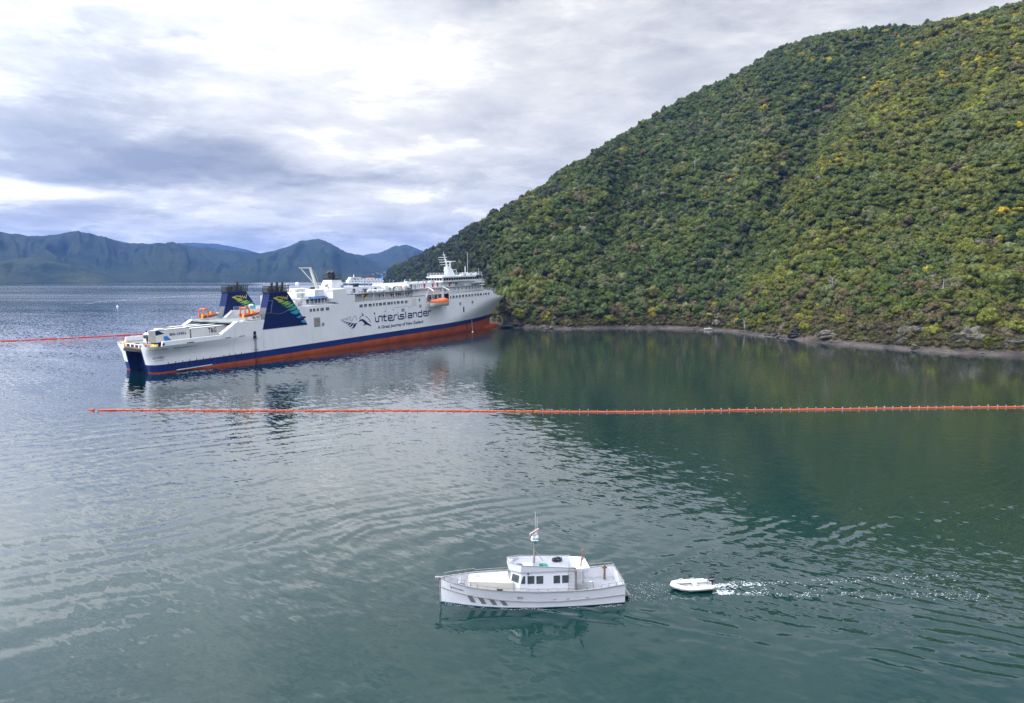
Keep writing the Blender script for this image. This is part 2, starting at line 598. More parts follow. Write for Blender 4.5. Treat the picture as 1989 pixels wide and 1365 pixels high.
def wave_height(X, Y):
    h = np.zeros_like(X)
    # old wash rolling in from the left: long crests running up to the right
    env = np.clip(0.55 + 1.1 * fbm(X / 26.0 + 4.2, Y / 17.0 + 1.3, 3), 0, 1.4)
    left = 1 / (1 + np.exp((X * 0.8 + Y * 0.10 - 16) / 9.0))
    dirs = [(-56, 3.3, 0.0135), (-60, 2.35, 0.0085), (-50, 4.6, 0.014), (-66, 1.75, 0.0055), (-44, 2.0, 0.005), (-35, 1.45, 0.0035), (-72, 5.9, 0.012), (-58, 1.25, 0.0034), (-63, 1.5, 0.0042), (-52, 1.85, 0.0050)]
    wx = 2.6 * fbm(X / 19.0, Y / 13.0, 3)
    for k, (dg, lam, a) in enumerate(dirs):
        th = R(dg)
        ph = 2 * np.pi / lam * (X * np.cos(th) + Y * np.sin(th) + wx * (0.6 + 0.25 * k)) + 1.7 * k
        e = np.clip(0.5 + 1.3 * fbm(X / (11 + 2 * k) + 7 * k, Y / (8 + k) + 3 * k, 2), 0, 1.5)
        h += a * np.sin(ph) * e * (0.25 + 1.35 * left * env)
    # small cross chop
    for dg, lam, a in [(20, 1.9, 0.0028), (78, 2.7, 0.0040), (110, 1.6, 0.0022)]:
        th = R(dg)
        h += a * np.sin(2 * np.pi / lam * (X * np.cos(th) + Y * np.sin(th) + 1.2 * fbm(X / 9, Y / 9, 2)))
    # wakes of the launch and of its towed dinghy
    for (ox, oy, hd, back0, amp, lam, tan_a) in [
            (BOAT_O.x + 13.0 * math.cos(BOAT_H), BOAT_O.y + 13.0 * math.sin(BOAT_H), BOAT_H, 2.5, 0.062, 1.55, 0.285),
            (11.9, 51.3, R(184), 1.0, 0.022, 1.35, 0.30)]:
        dxx, dyy = X - ox, Y - oy
        s = -(dxx * math.cos(hd) + dyy * math.sin(hd))
        tt = -dxx * math.sin(hd) + dyy * math.cos(hd)
        s_ = np.maximum(s, 0.01)
        for sg in (1, -1):
            T = tt * sg
            wd = 0.75 + 0.11 * s_
            e = np.exp(-((T - tan_a * s_ - 0.3) / wd) ** 2) * np.clip((s - back0) / 5.0, 0, 1) * (1 + s_ / 14.0) ** -0.45
            inner = np.exp(-((T - tan_a * 0.45 * s_) / (0.14 * s_ + 0.6)) ** 2) * np.clip((s - back0 - 6) / 8.0, 0, 1) * 0.45 * (1 + s_ / 18.0) ** -0.3
            g = R(31)
            ph = 2 * np.pi / lam * (s * math.sin(g) - T * math.cos(g) + 0.60 * fbm(X / 2.4 + sg * 5, Y / 2.4, 3) + 0.9 * fbm(X / 12, Y / 12 + sg, 2))
            brk = np.clip(0.62 + 2.3 * fbm(X / 2.3 + 11 * sg, Y / 1.5, 3), 0.0, 1.7)
            h += amp * np.sin(ph) * e * brk
            g2 = R(42)
            ph2 = 2 * np.pi / (lam * 0.75) * (s * math.sin(g2) - T * math.cos(g2) + 0.5 * fbm(X / 2.8, Y / 2.8 + 4 * sg, 3))
            h += amp * 0.62 * np.sin(ph2) * inner * brk
        core = np.exp(-(tt / (0.9 + 0.03 * s_)) ** 2) * np.clip((s - back0 - 9) / 3.0, 0, 1) * np.exp(-s_ / 45.0)
        h += 0.022 * core * fbm(X / 0.9, Y / 0.9, 2) * (amp / 0.062)
    return h


def build_water():
    fx = np.concatenate([np.linspace(-6500, -500, 14), np.linspace(-440, -90, 16), np.arange(-84, 104, 0.30), np.linspace(110, 440, 16), np.linspace(520, 6500, 14)])
    ys = [30.0]
    while ys[-1] < 150:
        ys.append(ys[-1] + 0.17 * (ys[-1] / 30.0) ** 1.0)
    fy = np.concatenate([np.linspace(-6500, -200, 10), np.linspace(-150, 26, 12), np.array(ys), np.linspace(ys[-1] + 3, 420, 40), np.linspace(470, 6500, 40)])
    X, Y = np.meshgrid(fx, fy)
    Z = np.zeros_like(X)
    near = (X > -86) & (X < 106) & (Y > 28) & (Y < 152)
    hz = wave_height(X[near], Y[near])
    xn, yn = X[near], Y[near]
    fade = np.clip((xn + 84) / 12, 0, 1) * np.clip((104 - xn) / 12, 0, 1) * np.clip((yn - 29) / 2, 0, 1) * np.clip((150 - yn) / 45, 0, 1)
    Z[near] = hz * fade
    o = grid_mesh('water', X, Y, Z, water_material())
    return tag(o, kind='structure')


build_water()

# ================================================================== NEAR HILL (terrain in polar coordinates round the cove)
AZ_RS = np.array([-13, -11.5, -10.4, -9.6, -8, -6.7, -5.1, -3.7, -2.4, -1.5, -0.5, 0.3, 4.4, 8.5, 12.5, 16.4, 18.3, 20.9, 23.8, 27.2, 30.4, 33.5, 36, 42, 50, 63])
RS = np.array([1080, 1050, 1000, 930, 850, 760, 640, 500, 395, 334, 318, 313, 306, 313, 315, 309, 294, 278, 264.6, 256.8, 250.6, 249, 250, 247, 250, 262.0])
AZ_T = np.array([-13, -11.2, -10.41, -9.59, -7.96, -6.74, -5.1, -3.67, -1.41, 0.22, 4.28, 8.22, 11.32, 14.71, 17.59, 20.22, 22.95, 25.22, 27.6, 29.88, 31.76, 34.55, 42, 50, 63])
TANE = np.array([-0.03, -0.022, -0.0085, 0.0078, 0.0234, 0.0326, 0.0448, 0.0611, 0.0803, 0.0958, 0.1435, 0.1835, 0.2154, 0.2434, 0.2644, 0.288, 0.2968, 0.2976, 0.2957, 0.2951, 0.2978, 0.301, 0.300, 0.285, 0.25])
SLOPE = 0.62
rs_of = lambda a: np.interp(a, AZ_RS, RS) + 2.2 * fbm(np.asarray(a) * 1.1, np.asarray(a) * 0 + 3.0, 3)
tane_of = lambda a: np.interp(a, AZ_T, TANE)


def rise_profile(t):
    bank = np.interp(t, [-60, 0, 3.2, 4.2, 6.2, 10, 1000], [-9, 0, 0.9, 1.9, 4.4, 6.4, 6.4])
    return bank + SLOPE * np.maximum(t - 10, 0)


def hill_height(a, r, rc):
    rs = rs_of(a)
    t = r - rs
    h = rise_profile(t)
    wv = 26.0
    q = (r - rc) / wv
    soft = np.where(q > 30, q, np.log1p(np.exp(np.minimum(q, 30))))
    h = h - soft * wv * (SLOPE + 0.32)
    f = np.clip(t / np.maximum(rc - rs, 60), 0, 1.3)
    up = np.clip((t - 12) / 60.0, 0, 1)
    # gully between the two faces plus smaller spurs
    ag = 17.5 + 10.5 * f ** 1.15
    h = h - 24.0 * np.exp(-((a - ag) / 1.9) ** 2) * np.sin(np.pi * np.clip(f, 0, 1)) ** 0.6 * up
    ag2 = 6.0 + 5.0 * f
    h = h - 11.0 * np.exp(-((a - ag2) / 1.4) ** 2) * np.sin(np.pi * np.clip(f, 0, 1)) ** 0.7 * up
    x, y = r * np.sin(np.radians(a)), r * np.cos(np.radians(a))
    h = h + up * (9.0 * fbm(x / 70 + 2, y / 70, 3) + 3.5 * fbm(x / 24, y / 24 + 6, 2)) * np.clip(rc / 420, 0.4, 1)
    return h


_azg = np.arange(-12.5, 62.01, 0.25)


def solve_ridge():
    rc = np.empty_like(_azg)
    rr = np.linspace(0, 1, 240)
    for i, a in enumerate(_azg):
        rs = float(rs_of(np.array([a]))[0])
        te = float(tane_of(a))
        r = rs + rr * 700
        lo, hi = rs + 10, rs + 650
        tree = 4.0
        for _ in range(24):
            mid = (lo + hi) / 2
            hh = hill_height(np.full_like(r, a), r, mid) + tree
            if np.max((hh - CAM_H) / r) < te:
                lo = mid
            else:
                hi = mid
        rc[i] = (lo + hi) / 2
    k = np.ones(5) / 5
    return np.convolve(np.pad(rc, 2, mode='edge'), k, 'valid')


_rcg = solve_ridge()
rc_of = lambda a: np.interp(a, _azg, _rcg)


def ground_z(x, y):
    x, y = np.asarray(x, float), np.asarray(y, float)
    a = np.degrees(np.arctan2(x, y))
    r = np.hypot(x, y)
    h = hill_height(a, r, rc_of(a))
    return np.where(a < -11.6, np.minimum(h, -3.0), h)


def hill_hit(u, v):
    """first point of the hillside along a line of sight (used to look up where a single tree stands)"""
    d = pix_ray(u, v).normalized()
    t = 200.0
    while t < 1300:
        q = Vector((0, 0, CAM_H)) + d * t
        if q.z < float(ground_z(q.x, q.y)):
            return q
        t += 1.0
    return None


def earth_material(name, c1, c2, c3, scale):
    m = bpy.data.materials.new(name)
    m.use_nodes = True
    t = NT(m.node_tree)
    p = t.n('ShaderNodeBsdfPrincipled')
    out = t.n('ShaderNodeOutputMaterial')
    t.link(p.outputs[0], out.inputs[0])
    oc = t.n('ShaderNodeNewGeometry').outputs['Position']
    a = t.noise(oc, scale, 8.0, 0.65)
    b = t.noise(oc, scale * 0.16, 4.0, 0.6)
    c = t.mix(t.mapr(a, 0.36, 0.62, 0, 1), c1, c2)
    c = t.mix(t.mapr(b, 0.42, 0.62, 0, 0.85), c, c3)
    t.link(c, p.inputs['Base Color'])
    p.inputs['Roughness'].default_value = 0.9
    p.inputs['Specular IOR Level'].default_value = 0.15
    bp = t.n('ShaderNodeBump')
    bp.inputs['Strength'].default_value = 0.9
    bp.inputs['Distance'].default_value = 0.5
    t.link(t.noise(oc, scale * 2.0, 8.0, 0.7), bp.inputs['Height'])
    t.link(bp.outputs[0], p.inputs['Normal'])
    return m


def build_hill():
    tt = np.concatenate([[-60, -25, -8, -3, 0, 0.8, 1.6, 2.4, 3.2, 3.7, 4.2, 5.2, 6.2, 8, 10.5], np.linspace(15, 480, 110), np.linspace(500, 900, 12)])
    A, T = np.meshgrid(_azg, tt)
    Rr = rs_of(A) + T
    X, Y = Rr * np.sin(np.radians(A)), Rr * np.cos(np.radians(A))
    Z = ground_z(X, Y)
    rough = np.clip((T - 3) / 3, 0, 1)
    Z = Z + rough * 1.3 * fbm(X / 3.1, Y / 3.1, 3) + np.clip((3.5 - np.abs(T - 1.5)) / 3, 0, 1) * 0.22 * fbm(X / 2.2, Y / 2.2, 3)
    Z = np.maximum(Z, -12)
    rows = (tt[:-1] + tt[1:]) / 2
    cols = len(_azg) - 1
    mk = lambda lo, hi: np.repeat(((rows > lo) & (rows < hi))[:, None], cols, 1)
    soil = earth_material('scrub_soil', (0.040, 0.050, 0.014), (0.075, 0.080, 0.022), (0.050, 0.060, 0.016), 0.35)
    bank = earth_material('earth_bank', (0.055, 0.045, 0.030), (0.13, 0.105, 0.065), (0.040, 0.040, 0.020), 0.7)
    beach = earth_material('shingle', (0.060, 0.049, 0.042), (0.115, 0.095, 0.082), (0.038, 0.032, 0.027), 0.9)
    tag(grid_mesh('hillside', X, Y, Z, soil, True, mk(9.0, 2000)), kind='structure')
    tag(grid_mesh('shore_bank', X, Y, Z, bank, False, mk(3.3, 9.0)), kind='structure')
    tag(grid_mesh('beach', X, Y, Z, beach, True, mk(-100, 3.3)), kind='structure')


build_hill()


# ================================================================== FAR HILLS across the sound
def far_material(name, c1, c2):
    m = bpy.data.materials.new(name)
    m.use_nodes = True
    t = NT(m.node_tree)
    p = t.n('ShaderNodeBsdfPrincipled')
    out = t.n('ShaderNodeOutputMaterial')
    t.link(p.outputs[0], out.inputs[0])
    oc = t.n('ShaderNodeNewGeometry').outputs['Position']
    a = t.noise(oc, 0.006, 6.0, 0.62)
    b = t.noise(oc, 0.045, 6.0, 0.7)
    c = t.mix(t.mapr(a, 0.40, 0.60, 0, 1), c1, c2)
    c = t.mix(t.mapr(b, 0.35, 0.65, 0.0, 0.55), c, (0.012, 0.020, 0.012))
    t.link(c, p.inputs['Base Color'])
    p.inputs['Roughness'].default_value = 0.95
    p.inputs['Specular IOR Level'].default_value = 0.05
    bp = t.n('ShaderNodeBump')
    bp.inputs['Strength'].default_value = 1.0
    bp.inputs['Distance'].default_value = 9.0
    t.link(t.noise(oc, 0.05, 5.0, 0.7), bp.inputs['Height'])
    t.link(bp.outputs[0], p.inputs['Normal'])
    return m


def far_ridge(name, sky, dist, shore, seed, m, rough=1.0):
    """ridge whose crest follows (pixel u, pixel v) samples at a given distance, falling to the water at 'shore'"""
    azs = np.array([math.degrees(math.atan2(*pix_ray(u, 533)[:2])) for u, v in sky])
    tn = np.array([pix_ray(u, v).z / math.hypot(*pix_ray(u, v)[:2]) for u, v in sky])
    a = np.arange(azs[0], azs[-1], 0.10)
    cr = CAM_H + np.interp(a, azs, tn) * dist
    cr = cr + rough * dist * 0.0011 * fbm(a * 2.2 + seed, a * 0 + seed, 4)
    s = np.concatenate([np.linspace(-0.08, 1, 46), np.linspace(1.05, 1.6, 8)])
    A, S_ = np.meshgrid(a, s)
    C_ = np.broadcast_to(cr, A.shape)
    rough_sh = shore + 0.05 * shore * fbm(A * 0.5 + seed, A * 0 + seed * 2, 3)
    Rr = rough_sh + S_ * (dist - rough_sh)
    X, Y = Rr * np.sin(np.radians(A)), Rr * np.cos(np.radians(A))
    prof = np.where(S_ < 1, np.sign(S_) * np.abs(S_) ** 0.88, 1 - (S_ - 1) * 0.9)
    gl = fbm(A * 1.1 + seed + 1.3 * fbm(A * 0.8, S_ * 2 + seed, 2), S_ * 1.2 + seed, 4)
    Z = C_ * prof * (1 + 0.60 * gl * np.clip(S_ * 4, 0, 1) * np.clip((1 - S_) * 2.4, 0, 1)) + 4 * fbm(X / 60, Y / 60, 2) * np.clip(S_ * 10, 0, 1)
    Z = np.where(S_ <= 0, -6, Z)
    return tag(grid_mesh(name, X, Y, Z, m, True), kind='structure')


fm1 = far_material('bush_far', (0.014, 0.026, 0.012), (0.046, 0.052, 0.022))
fm2 = far_material('bush_farther', (0.011, 0.021, 0.012), (0.032, 0.040, 0.021))
far_ridge('hill_foothill', [(-700, 500), (-300, 515), (-150, 497), (0, 506), (60, 498), (110, 508), (170, 520), (235, 541), (260, 552)], 2380, 2080, 3.0, fm1)
far_ridge('hill_main', [(-1100, 470), (-800, 480), (-400, 445), (-150, 470), (-60, 440), (0, 450), (60, 458), (110, 455), (160, 449), (205, 461), (260, 473), (330, 474), (400, 480), (450, 486), (505, 493),
                        (550, 483), (585, 468), (620, 464), (645, 472), (672, 490), (705, 495), (750, 520), (800, 540), (860, 552)], 3300, 2230, 7.0, fm2)
far_ridge('hill_right', [(560, 560), (600, 525), (640, 510), (700, 497), (735, 492), (765, 479), (790, 476), (820, 486), (860, 500), (950, 500), (1050, 520)], 4300, 2600, 12.0, fm2)
far_ridge('hill_distant', [(180, 520), (230, 482), (300, 474), (380, 471), (425, 474), (460, 480), (500, 490), (540, 500), (600, 530)], 5400, 4700, 21.0, fm2, 0.4)


# ================================================================== FOREST
def foliage_material(name, source):
    m = bpy.data.materials.new(name)
    m.use_nodes = True
    t = NT(m.node_tree)
    p = t.n('ShaderNodeBsdfPrincipled')
    tl = t.n('ShaderNodeBsdfTranslucent')
    ms = t.n('ShaderNodeMixShader')
    ms.inputs[0].default_value = 0.28
    out = t.n('ShaderNodeOutputMaterial')
    t.link(p.outputs[0], ms.inputs[1])
    t.link(tl.outputs[0], ms.inputs[2])
    t.link(ms.outputs[0], out.inputs[0])
    if source == 'instancer':
        at = t.n('ShaderNodeAttribute', attribute_type='INSTANCER', attribute_name='tint')
        col = at.outputs['Color']
    else:
        col = t.n('ShaderNodeObjectInfo').outputs['Color']
    geo = t.n('ShaderNodeNewGeometry')
    isl = geo.outputs['Random Per Island']
    oc = t.n('ShaderNodeTexCoord').outputs['Object']
    nz = t.noise(oc, 4.2, 3.0, 0.65)
    k = t.m('MULTIPLY', t.mapr(isl, 0, 1, 0.58, 1.45), t.mapr(nz, 0.3, 0.7, 0.70, 1.32))
    c = t.v('SCALE', col, scale=k)
    c = t.mix(t.mapr(isl, 0.72, 1.0, 0.0, 0.32), c, t.mix(0.5, t.v('SCALE', col, scale=1.9), (0.14, 0.12, 0.035)))
    t.link(c, p.inputs['Base Color'])
    t.link(t.v('MULTIPLY', c, (1.15, 1.25, 0.6)), tl.inputs['Color'])
    p.inputs['Roughness'].default_value = 0.62
    p.inputs['Specular IOR Level'].default_value = 0.22
    return m


def ico(sub):
    bm = bmesh.new()
    bmesh.ops.create_icosphere(bm, subdivisions=sub, radius=1)
    v = np.array([q.co[:] for q in bm.verts])
    f = np.array([[q.index for q in fc.verts] for fc in bm.faces])
    bm.free()
    return v, f


ICO2 = ico(2)


def crown_mesh(name, seed, lobes, leaves, leaf, m, flat=0.75):
    rg = np.random.default_rng(seed)
    V, Fc = [], []
    base, fc = ICO2
    n = 0
    for k in range(lobes):
        if k == 0:
            c, rad = np.array([0, 0, 0.32]), 0.58
        else:
            a = rg.random() * 2 * np.pi
            q = 0.25 + 0.50 * rg.random()
            c = np.array([q * np.cos(a), q * np.sin(a), 0.0 + 0.95 * rg.random() * (1.1 - 0.75 * q)])
            rad = 0.17 + 0.20 * rg.random()
        bump = 1 + 0.42 * (rg.random(len(base)) - 0.5)
        v = base * bump[:, None] * rad * np.array([1, 1, flat]) + c
        V.append(v)
        Fc.append(fc + n)
        n += len(v)
        d = rg.normal(size=(leaves, 3))
        d[:, 2] = np.abs(d[:, 2]) * 1.1 - 0.35
        d /= np.linalg.norm(d, axis=1)[:, None]
        o = c + d * np.array([1, 1, flat]) * rad * (0.93 + 0.22 * rg.random(leaves))[:, None]
        u = np.cross(d, rg.normal(size=(leaves, 3)))
        u /= np.linalg.norm(u, axis=1)[:, None] + 1e-9
        w_ = np.cross(d, u) + d * (rg.random(leaves)[:, None] - 0.3) * 0.9
        s = leaf * (0.6 + 0.8 * rg.random(leaves))[:, None]
        tri = np.stack([o + u * s * 0.55, o - u * s * 0.55, o + w_ * s, ], 1).reshape(-1, 3)
        V.append(tri)
        Fc.append(np.arange(len(tri)).reshape(-1, 3) + n)
        n += len(tri)
    V, Fc = np.concatenate(V), np.concatenate(Fc)
    me = bpy.data.meshes.new(name)
    me.from_pydata(V.tolist(), [], Fc.tolist())
    me.materials.append(m)
    me.update()
    return me


fol_inst = foliage_material('foliage_mass', 'instancer')
fol_obj = foliage_material('foliage_tree', 'object')
bark = mat('bark', (0.10, 0.075, 0.05), 0.9, 0.3, 2.0, spec=0.1)
bark_grey = mat('dead_wood', (0.30, 0.28, 0.26), 0.85, 0.2, 2.0, spec=0.1)

PAL = {'dark': (0.058, 0.084, 0.015), 'green': (0.086, 0.108, 0.015), 'olive': (0.116, 0.123, 0.016), 'lime': (0.164, 0.173, 0.019),
       'brown': (0.116, 0.092, 0.038), 'grey': (0.172, 0.151, 0.119), 'gorse': (0.42, 0.31, 0.014), 'deep': (0.034, 0.042, 0.016), 'sage': (0.116, 0.128, 0.041)}


def place_trees():
    step = 2.85
    xs = np.arange(-190, 640, step)
    ys = np.arange(170, 1010, step)
    X, Y = np.meshgrid(xs, ys)
    X = (X + (RNG.random(X.shape) - 0.5) * step * 1.1).ravel()
    Y = (Y + (RNG.random(Y.shape) - 0.5) * step * 1.1).ravel()
    a = np.degrees(np.arctan2(X, Y))
    r = np.hypot(X, Y)
    t = r - rs_of(a)
    rc = rc_of(a)
    z = ground_z(X, Y)
    keep = (a > -10.6) & (a < 46) & (t > 5.2) & (r < rc + 45) & (z > 1.5)
    # thinner cover on the open banks at the right end of the beach
    open_ = np.clip(1 - (t - 8) / 26, 0, 1) * np.clip((a - 21) / 6, 0, 1)
    n3 = fbm(X / 14, Y / 14, 2)
    keep &= RNG.random(len(X)) > open_ * 0.45 + (n3 < -0.5) * 0.10
    X, Y, z, a, r, t, rc = [q[keep] for q in (X, Y, z, a, r, t, rc)]
    f = np.clip(t / np.maximum(rc - (r - t), 50), 0, 1.2)
    n = len(X)
    u = RNG.random(n)
    big = fbm(X / 38 + 3, Y / 38, 3)
    mid = fbm(X / 15, Y / 15 + 8, 3)
    ag = 17.5 + 10.5 * f ** 1.15
    rightface = 1 / (1 + np.exp(-(a - ag) / 1.2))
    # size: taller bush on the left face, lower scrub on the right spur
    size = (1.70 + 2.5 * RNG.random(n) ** 2.4) * (1.0 + 0.22 * big) * np.where(rightface > 0.5, 0.90, 1.05)
    size *= 1 - 0.48 * np.clip(1 - (t - 5) / 24, 0, 1) * np.clip((a - 19) / 6, 0, 1)
    size *= 1 - 0.35 * np.clip(1 - (t - 5) / 5, 0, 1)
    kind = np.full(n, 'green', dtype=object)
    sc = 0.52 + 0.46 * mid + 0.62 * big + 0.34 * (u - 0.5) + 0.42 * (rightface - 0.5) - 0.10 * np.clip(f - 0.5, 0, 1) * (1 - rightface)
    kind[sc < 0.38] = 'dark'
    kind[sc > 0.64] = 'olive'
    kind[sc > 1.02] = 'lime'
    v = RNG.random(n)
    kind[(v < 0.07) & (rightface < 0.5)] = 'deep'
    kind[(v > 0.955)] = 'brown'
    kind[(v > 0.92) & (f < 0.16) & (u > 0.3)] = 'brown'
    kind[(v < 0.16) & (v > 0.11) & (f < 0.5)] = 'sage'
    kind[(v > 0.985)] = 'grey'
    kind[(fbm(X / 20 + 31, Y / 20, 2) > 0.42) & (u > 0.35) & (f < 0.75)] = 'sage'
    kind[(a < -1.5) & (u < 0.75)] = 'deep'
    kind[(a < -1.5) & (u >= 0.75)] = 'dark'
    kind[(a >= -1.5) & (a < 4) & (f > 0.75) & (u < 0.35)] = 'deep'
    low = np.clip(1 - (t - 8) / 24, 0, 1) * np.clip((a - 16) / 8, 0, 1)
    kind[(RNG.random(n) < low * 0.62)] = 'brown'
    kind[(RNG.random(n) < 0.30) & (t < 14)] = 'brown'
    gn = fbm(X / 26 + 50, Y / 26 + 20, 3) + 0.5 * np.exp(-((a - ag - 3.5) / 3.0) ** 2) * np.clip(f, 0, 1) + 0.30 * np.clip((a - 30) / 5, 0, 1)
    gorse = (gn > 0.44) & (a > 12) & (RNG.random(n) < 0.50)
    gorse |= (RNG.random(n) < 0.012) & (a > 2)
    gorse |= (RNG.random(n) < 0.14) & (t < 18) & (a > 15) & (a < 27)
    kind[gorse] = 'gorse'
    size[gorse] *= 0.66
    size[kind == 'grey'] *= 0.8
    col = np.array([PAL[k] for k in kind]) * (0.90 + 0.22 * RNG.random(n))[:, None]
    col *= (1 + 0.12 * (RNG.random((n, 3)) - 0.5))
    g2 = gorse & (RNG.random(n) < 0.7)
    col[g2] = col[g2] * 0.45 + np.array(PAL['olive']) * 0.55
    return dict(x=X, y=Y, z=z, a=a, r=r, t=t, size=size, kind=kind, col=col, f=f)


TR = place_trees()
NTREE = len(TR['x'])
seen = (TR['a'] > -10.5) & (TR['a'] < 36.6)
rank = np.where(seen, TR['size'] / TR['r'], 0)
# anything hidden behind the ferry's upper works is not picked
rank[(TR['a'] < -0.8)] = 0
solo = np.argsort(-rank)[:300]
solo_mask = np.zeros(NTREE, bool)
solo_mask[solo] = True

variants = [crown_mesh('crown_variant', 100 + k, 12 + k % 5, 44, 0.17, fol_inst, 0.85 + 0.10 * (k % 4)) for k in range(7)]


def build_forest():
    idx = np.where(~solo_mask)[0]
    # undergrowth filling gaps between the crowns
    ug = np.where(RNG.random(NTREE) < 1.0)[0]
    n1, n2 = len(idx), len(ug)
    jit = (RNG.random((n2, 2)) - 0.5) * 5
    # low brown and olive scrub hanging over the bank
    n3 = 4200
    a3 = RNG.uniform(-6, 40, n3)
    r3 = rs_of(a3) + 3.9 + 17.0 * RNG.random(n3) ** 1.5
    c3 = np.where((RNG.random(n3) < 0.62)[:, None], np.array(PAL['brown']) * 0.85, np.array(PAL['olive']) * 0.85) * (0.65 + 0.6 * RNG.random(n3))[:, None]
    x = np.concatenate([TR['x'][idx], TR['x'][ug] + jit[:, 0], r3 * np.sin(np.radians(a3))])
    y = np.concatenate([TR['y'][idx], TR['y'][ug] + jit[:, 1], r3 * np.cos(np.radians(a3))])
    size = np.concatenate([TR['size'][idx], 1.4 + 1.1 * RNG.random(n2), 0.55 + 0.75 * RNG.random(n3)])
    col = np.concatenate([TR['col'][idx], np.clip(TR['col'][ug] * 0.95, 0, 0.17), c3])
    lift = np.concatenate([0.30 * TR['size'][idx] + 0.9 * RNG.random(n1), np.full(n2, 0.45), np.full(n3, -0.05)])
    z = ground_z(x, y) + lift
    ok = ground_z(x, y) > 1.6
    x, y, z, size, col = x[ok], y[ok], z[ok], size[ok], col[ok]
    n = len(x)
    me = bpy.data.meshes.new('forest')
    me.vertices.add(n)
    me.vertices.foreach_set('co', np.stack([x, y, z], 1).ravel())
    at = me.attributes.new('tint', 'FLOAT_COLOR', 'POINT')
    at.data.foreach_set('color', np.concatenate([col, np.ones((n, 1))], 1).astype(np.float32).ravel())
    sc = size[:, None] * (1 + 0.30 * (RNG.random((n, 3)) - 0.5)) * np.array([1, 1, 1.0])
    me.attributes.new('size3', 'FLOAT_VECTOR', 'POINT').data.foreach_set('vector', sc.astype(np.float32).ravel())
    rot = np.stack([0.3 * (RNG.random(n) - 0.5), 0.3 * (RNG.random(n) - 0.5), RNG.random(n) * 6.283], 1)
    me.attributes.new('rot3', 'FLOAT_VECTOR', 'POINT').data.foreach_set('vector', rot.astype(np.float32).ravel())
    me.attributes.new('pick', 'INT', 'POINT').data.foreach_set('value', RNG.integers(0, len(variants), n).astype(np.int32))
    ob = link('forest', me)
    tag(ob, 'dense mixed native bush covering the steep hillside above the cove', 'forest', kind='stuff')
    vc = bpy.data.collections.new('crown_variants')
    for k, vm in enumerate(variants):
        vc.objects.link(bpy.data.objects.new('crown_variant', vm))
    ng = bpy.data.node_groups.new('forest_scatter', 'GeometryNodeTree')
    ng.interface.new_socket('Geometry', in_out='INPUT', socket_type='NodeSocketGeometry')
    ng.interface.new_socket('Geometry', in_out='OUTPUT', socket_type='NodeSocketGeometry')
    gi, go = ng.nodes.new('NodeGroupInput'), ng.nodes.new('NodeGroupOutput')
    mp = ng.nodes.new('GeometryNodeMeshToPoints')
    io = ng.nodes.new('GeometryNodeInstanceOnPoints')
    ci = ng.nodes.new('GeometryNodeCollectionInfo')
    ci.inputs['Collection'].default_value = vc
    ci.inputs['Separate Children'].default_value = True
    ci.inputs['Reset Children'].default_value = True

    def named(nm, typ):
        q = ng.nodes.new('GeometryNodeInputNamedAttribute')
        q.data_type = typ
        q.inputs['Name'].default_value = nm
        return q.outputs['Attribute']
    L_ = ng.links.new
    L_(gi.outputs[0], mp.inputs['Mesh'])
    L_(mp.outputs[0], io.inputs['Points'])
    L_(ci.outputs[0], io.inputs['Instance'])
    io.inputs['Pick Instance'].default_value = True
    L_(named('pick', 'INT'), io.inputs['Instance Index'])
    L_(named('size3', 'FLOAT_VECTOR'), io.inputs['Scale'])
    er = ng.nodes.new('FunctionNodeEulerToRotation')
    L_(named('rot3', 'FLOAT_VECTOR'), er.inputs[0])
    L_(er.outputs[0], io.inputs['Rotation'])
    L_(io.outputs[0], go.inputs[0])
    md = ob.modifiers.new('scatter', 'NODES')
    md.node_group = ng
    return n


N_FOREST = build_forest()

solo_crowns = [crown_mesh('crown', 300 + k, 14 + k % 4, 90, 0.12, fol_obj, 0.82 + 0.10 * (k % 4)) for k in range(6)]


def trunk_mesh(seed, m=None, name='trunk'):
    rg = random.Random(seed)
    b = MB()
    p = Vector((0, 0, -0.6))
    top = Vector((rg.uniform(-.1, .1), rg.uniform(-.1, .1), 0.25))
    b.tube(p, top, 0.075, 7, 0.05)
    for k in range(4):
        a = k * 1.6 + rg.random()
        b.tube(top - Vector((0, 0, 0.1 * k * 0.6)), top + Vector((math.cos(a) * 0.4, math.sin(a) * 0.4, 0.35 + 0.1 * rg.random())), 0.035, 5, 0.012)
    return b.mesh(name, m or bark)


trunks = [trunk_mesh(k) for k in range(3)]
TREE_LABEL = {'dark': 'dark green tree', 'green': 'mid green tree', 'olive': 'olive green tree', 'lime': 'yellow-green tree', 'brown': 'brownish scrub tree',
              'grey': 'pale grey leafless tree', 'gorse': 'yellow flowering gorse bush', 'deep': 'blackish green tree', 'sage': 'pale sage green tree'}


def solo_tree(i, x, y, z, s, col, label, group, name='tree', cat='tree', hi=None, sq=1.0):
    t = bpy.data.objects.new(name, None)
    COL.objects.link(t)
    t.location = (x, y, z)
    t.rotation_euler = (0, 0, (i * 2.399) % 6.283)
    t.scale = (s, s, s * sq)
    tag(t, label, cat, group)
    c = link('crown', solo_crowns[i % len(solo_crowns)], t)
    c.color = (*[float(q) for q in col], 1)
    k = link('trunk', trunks[i % 3], t)
    return t


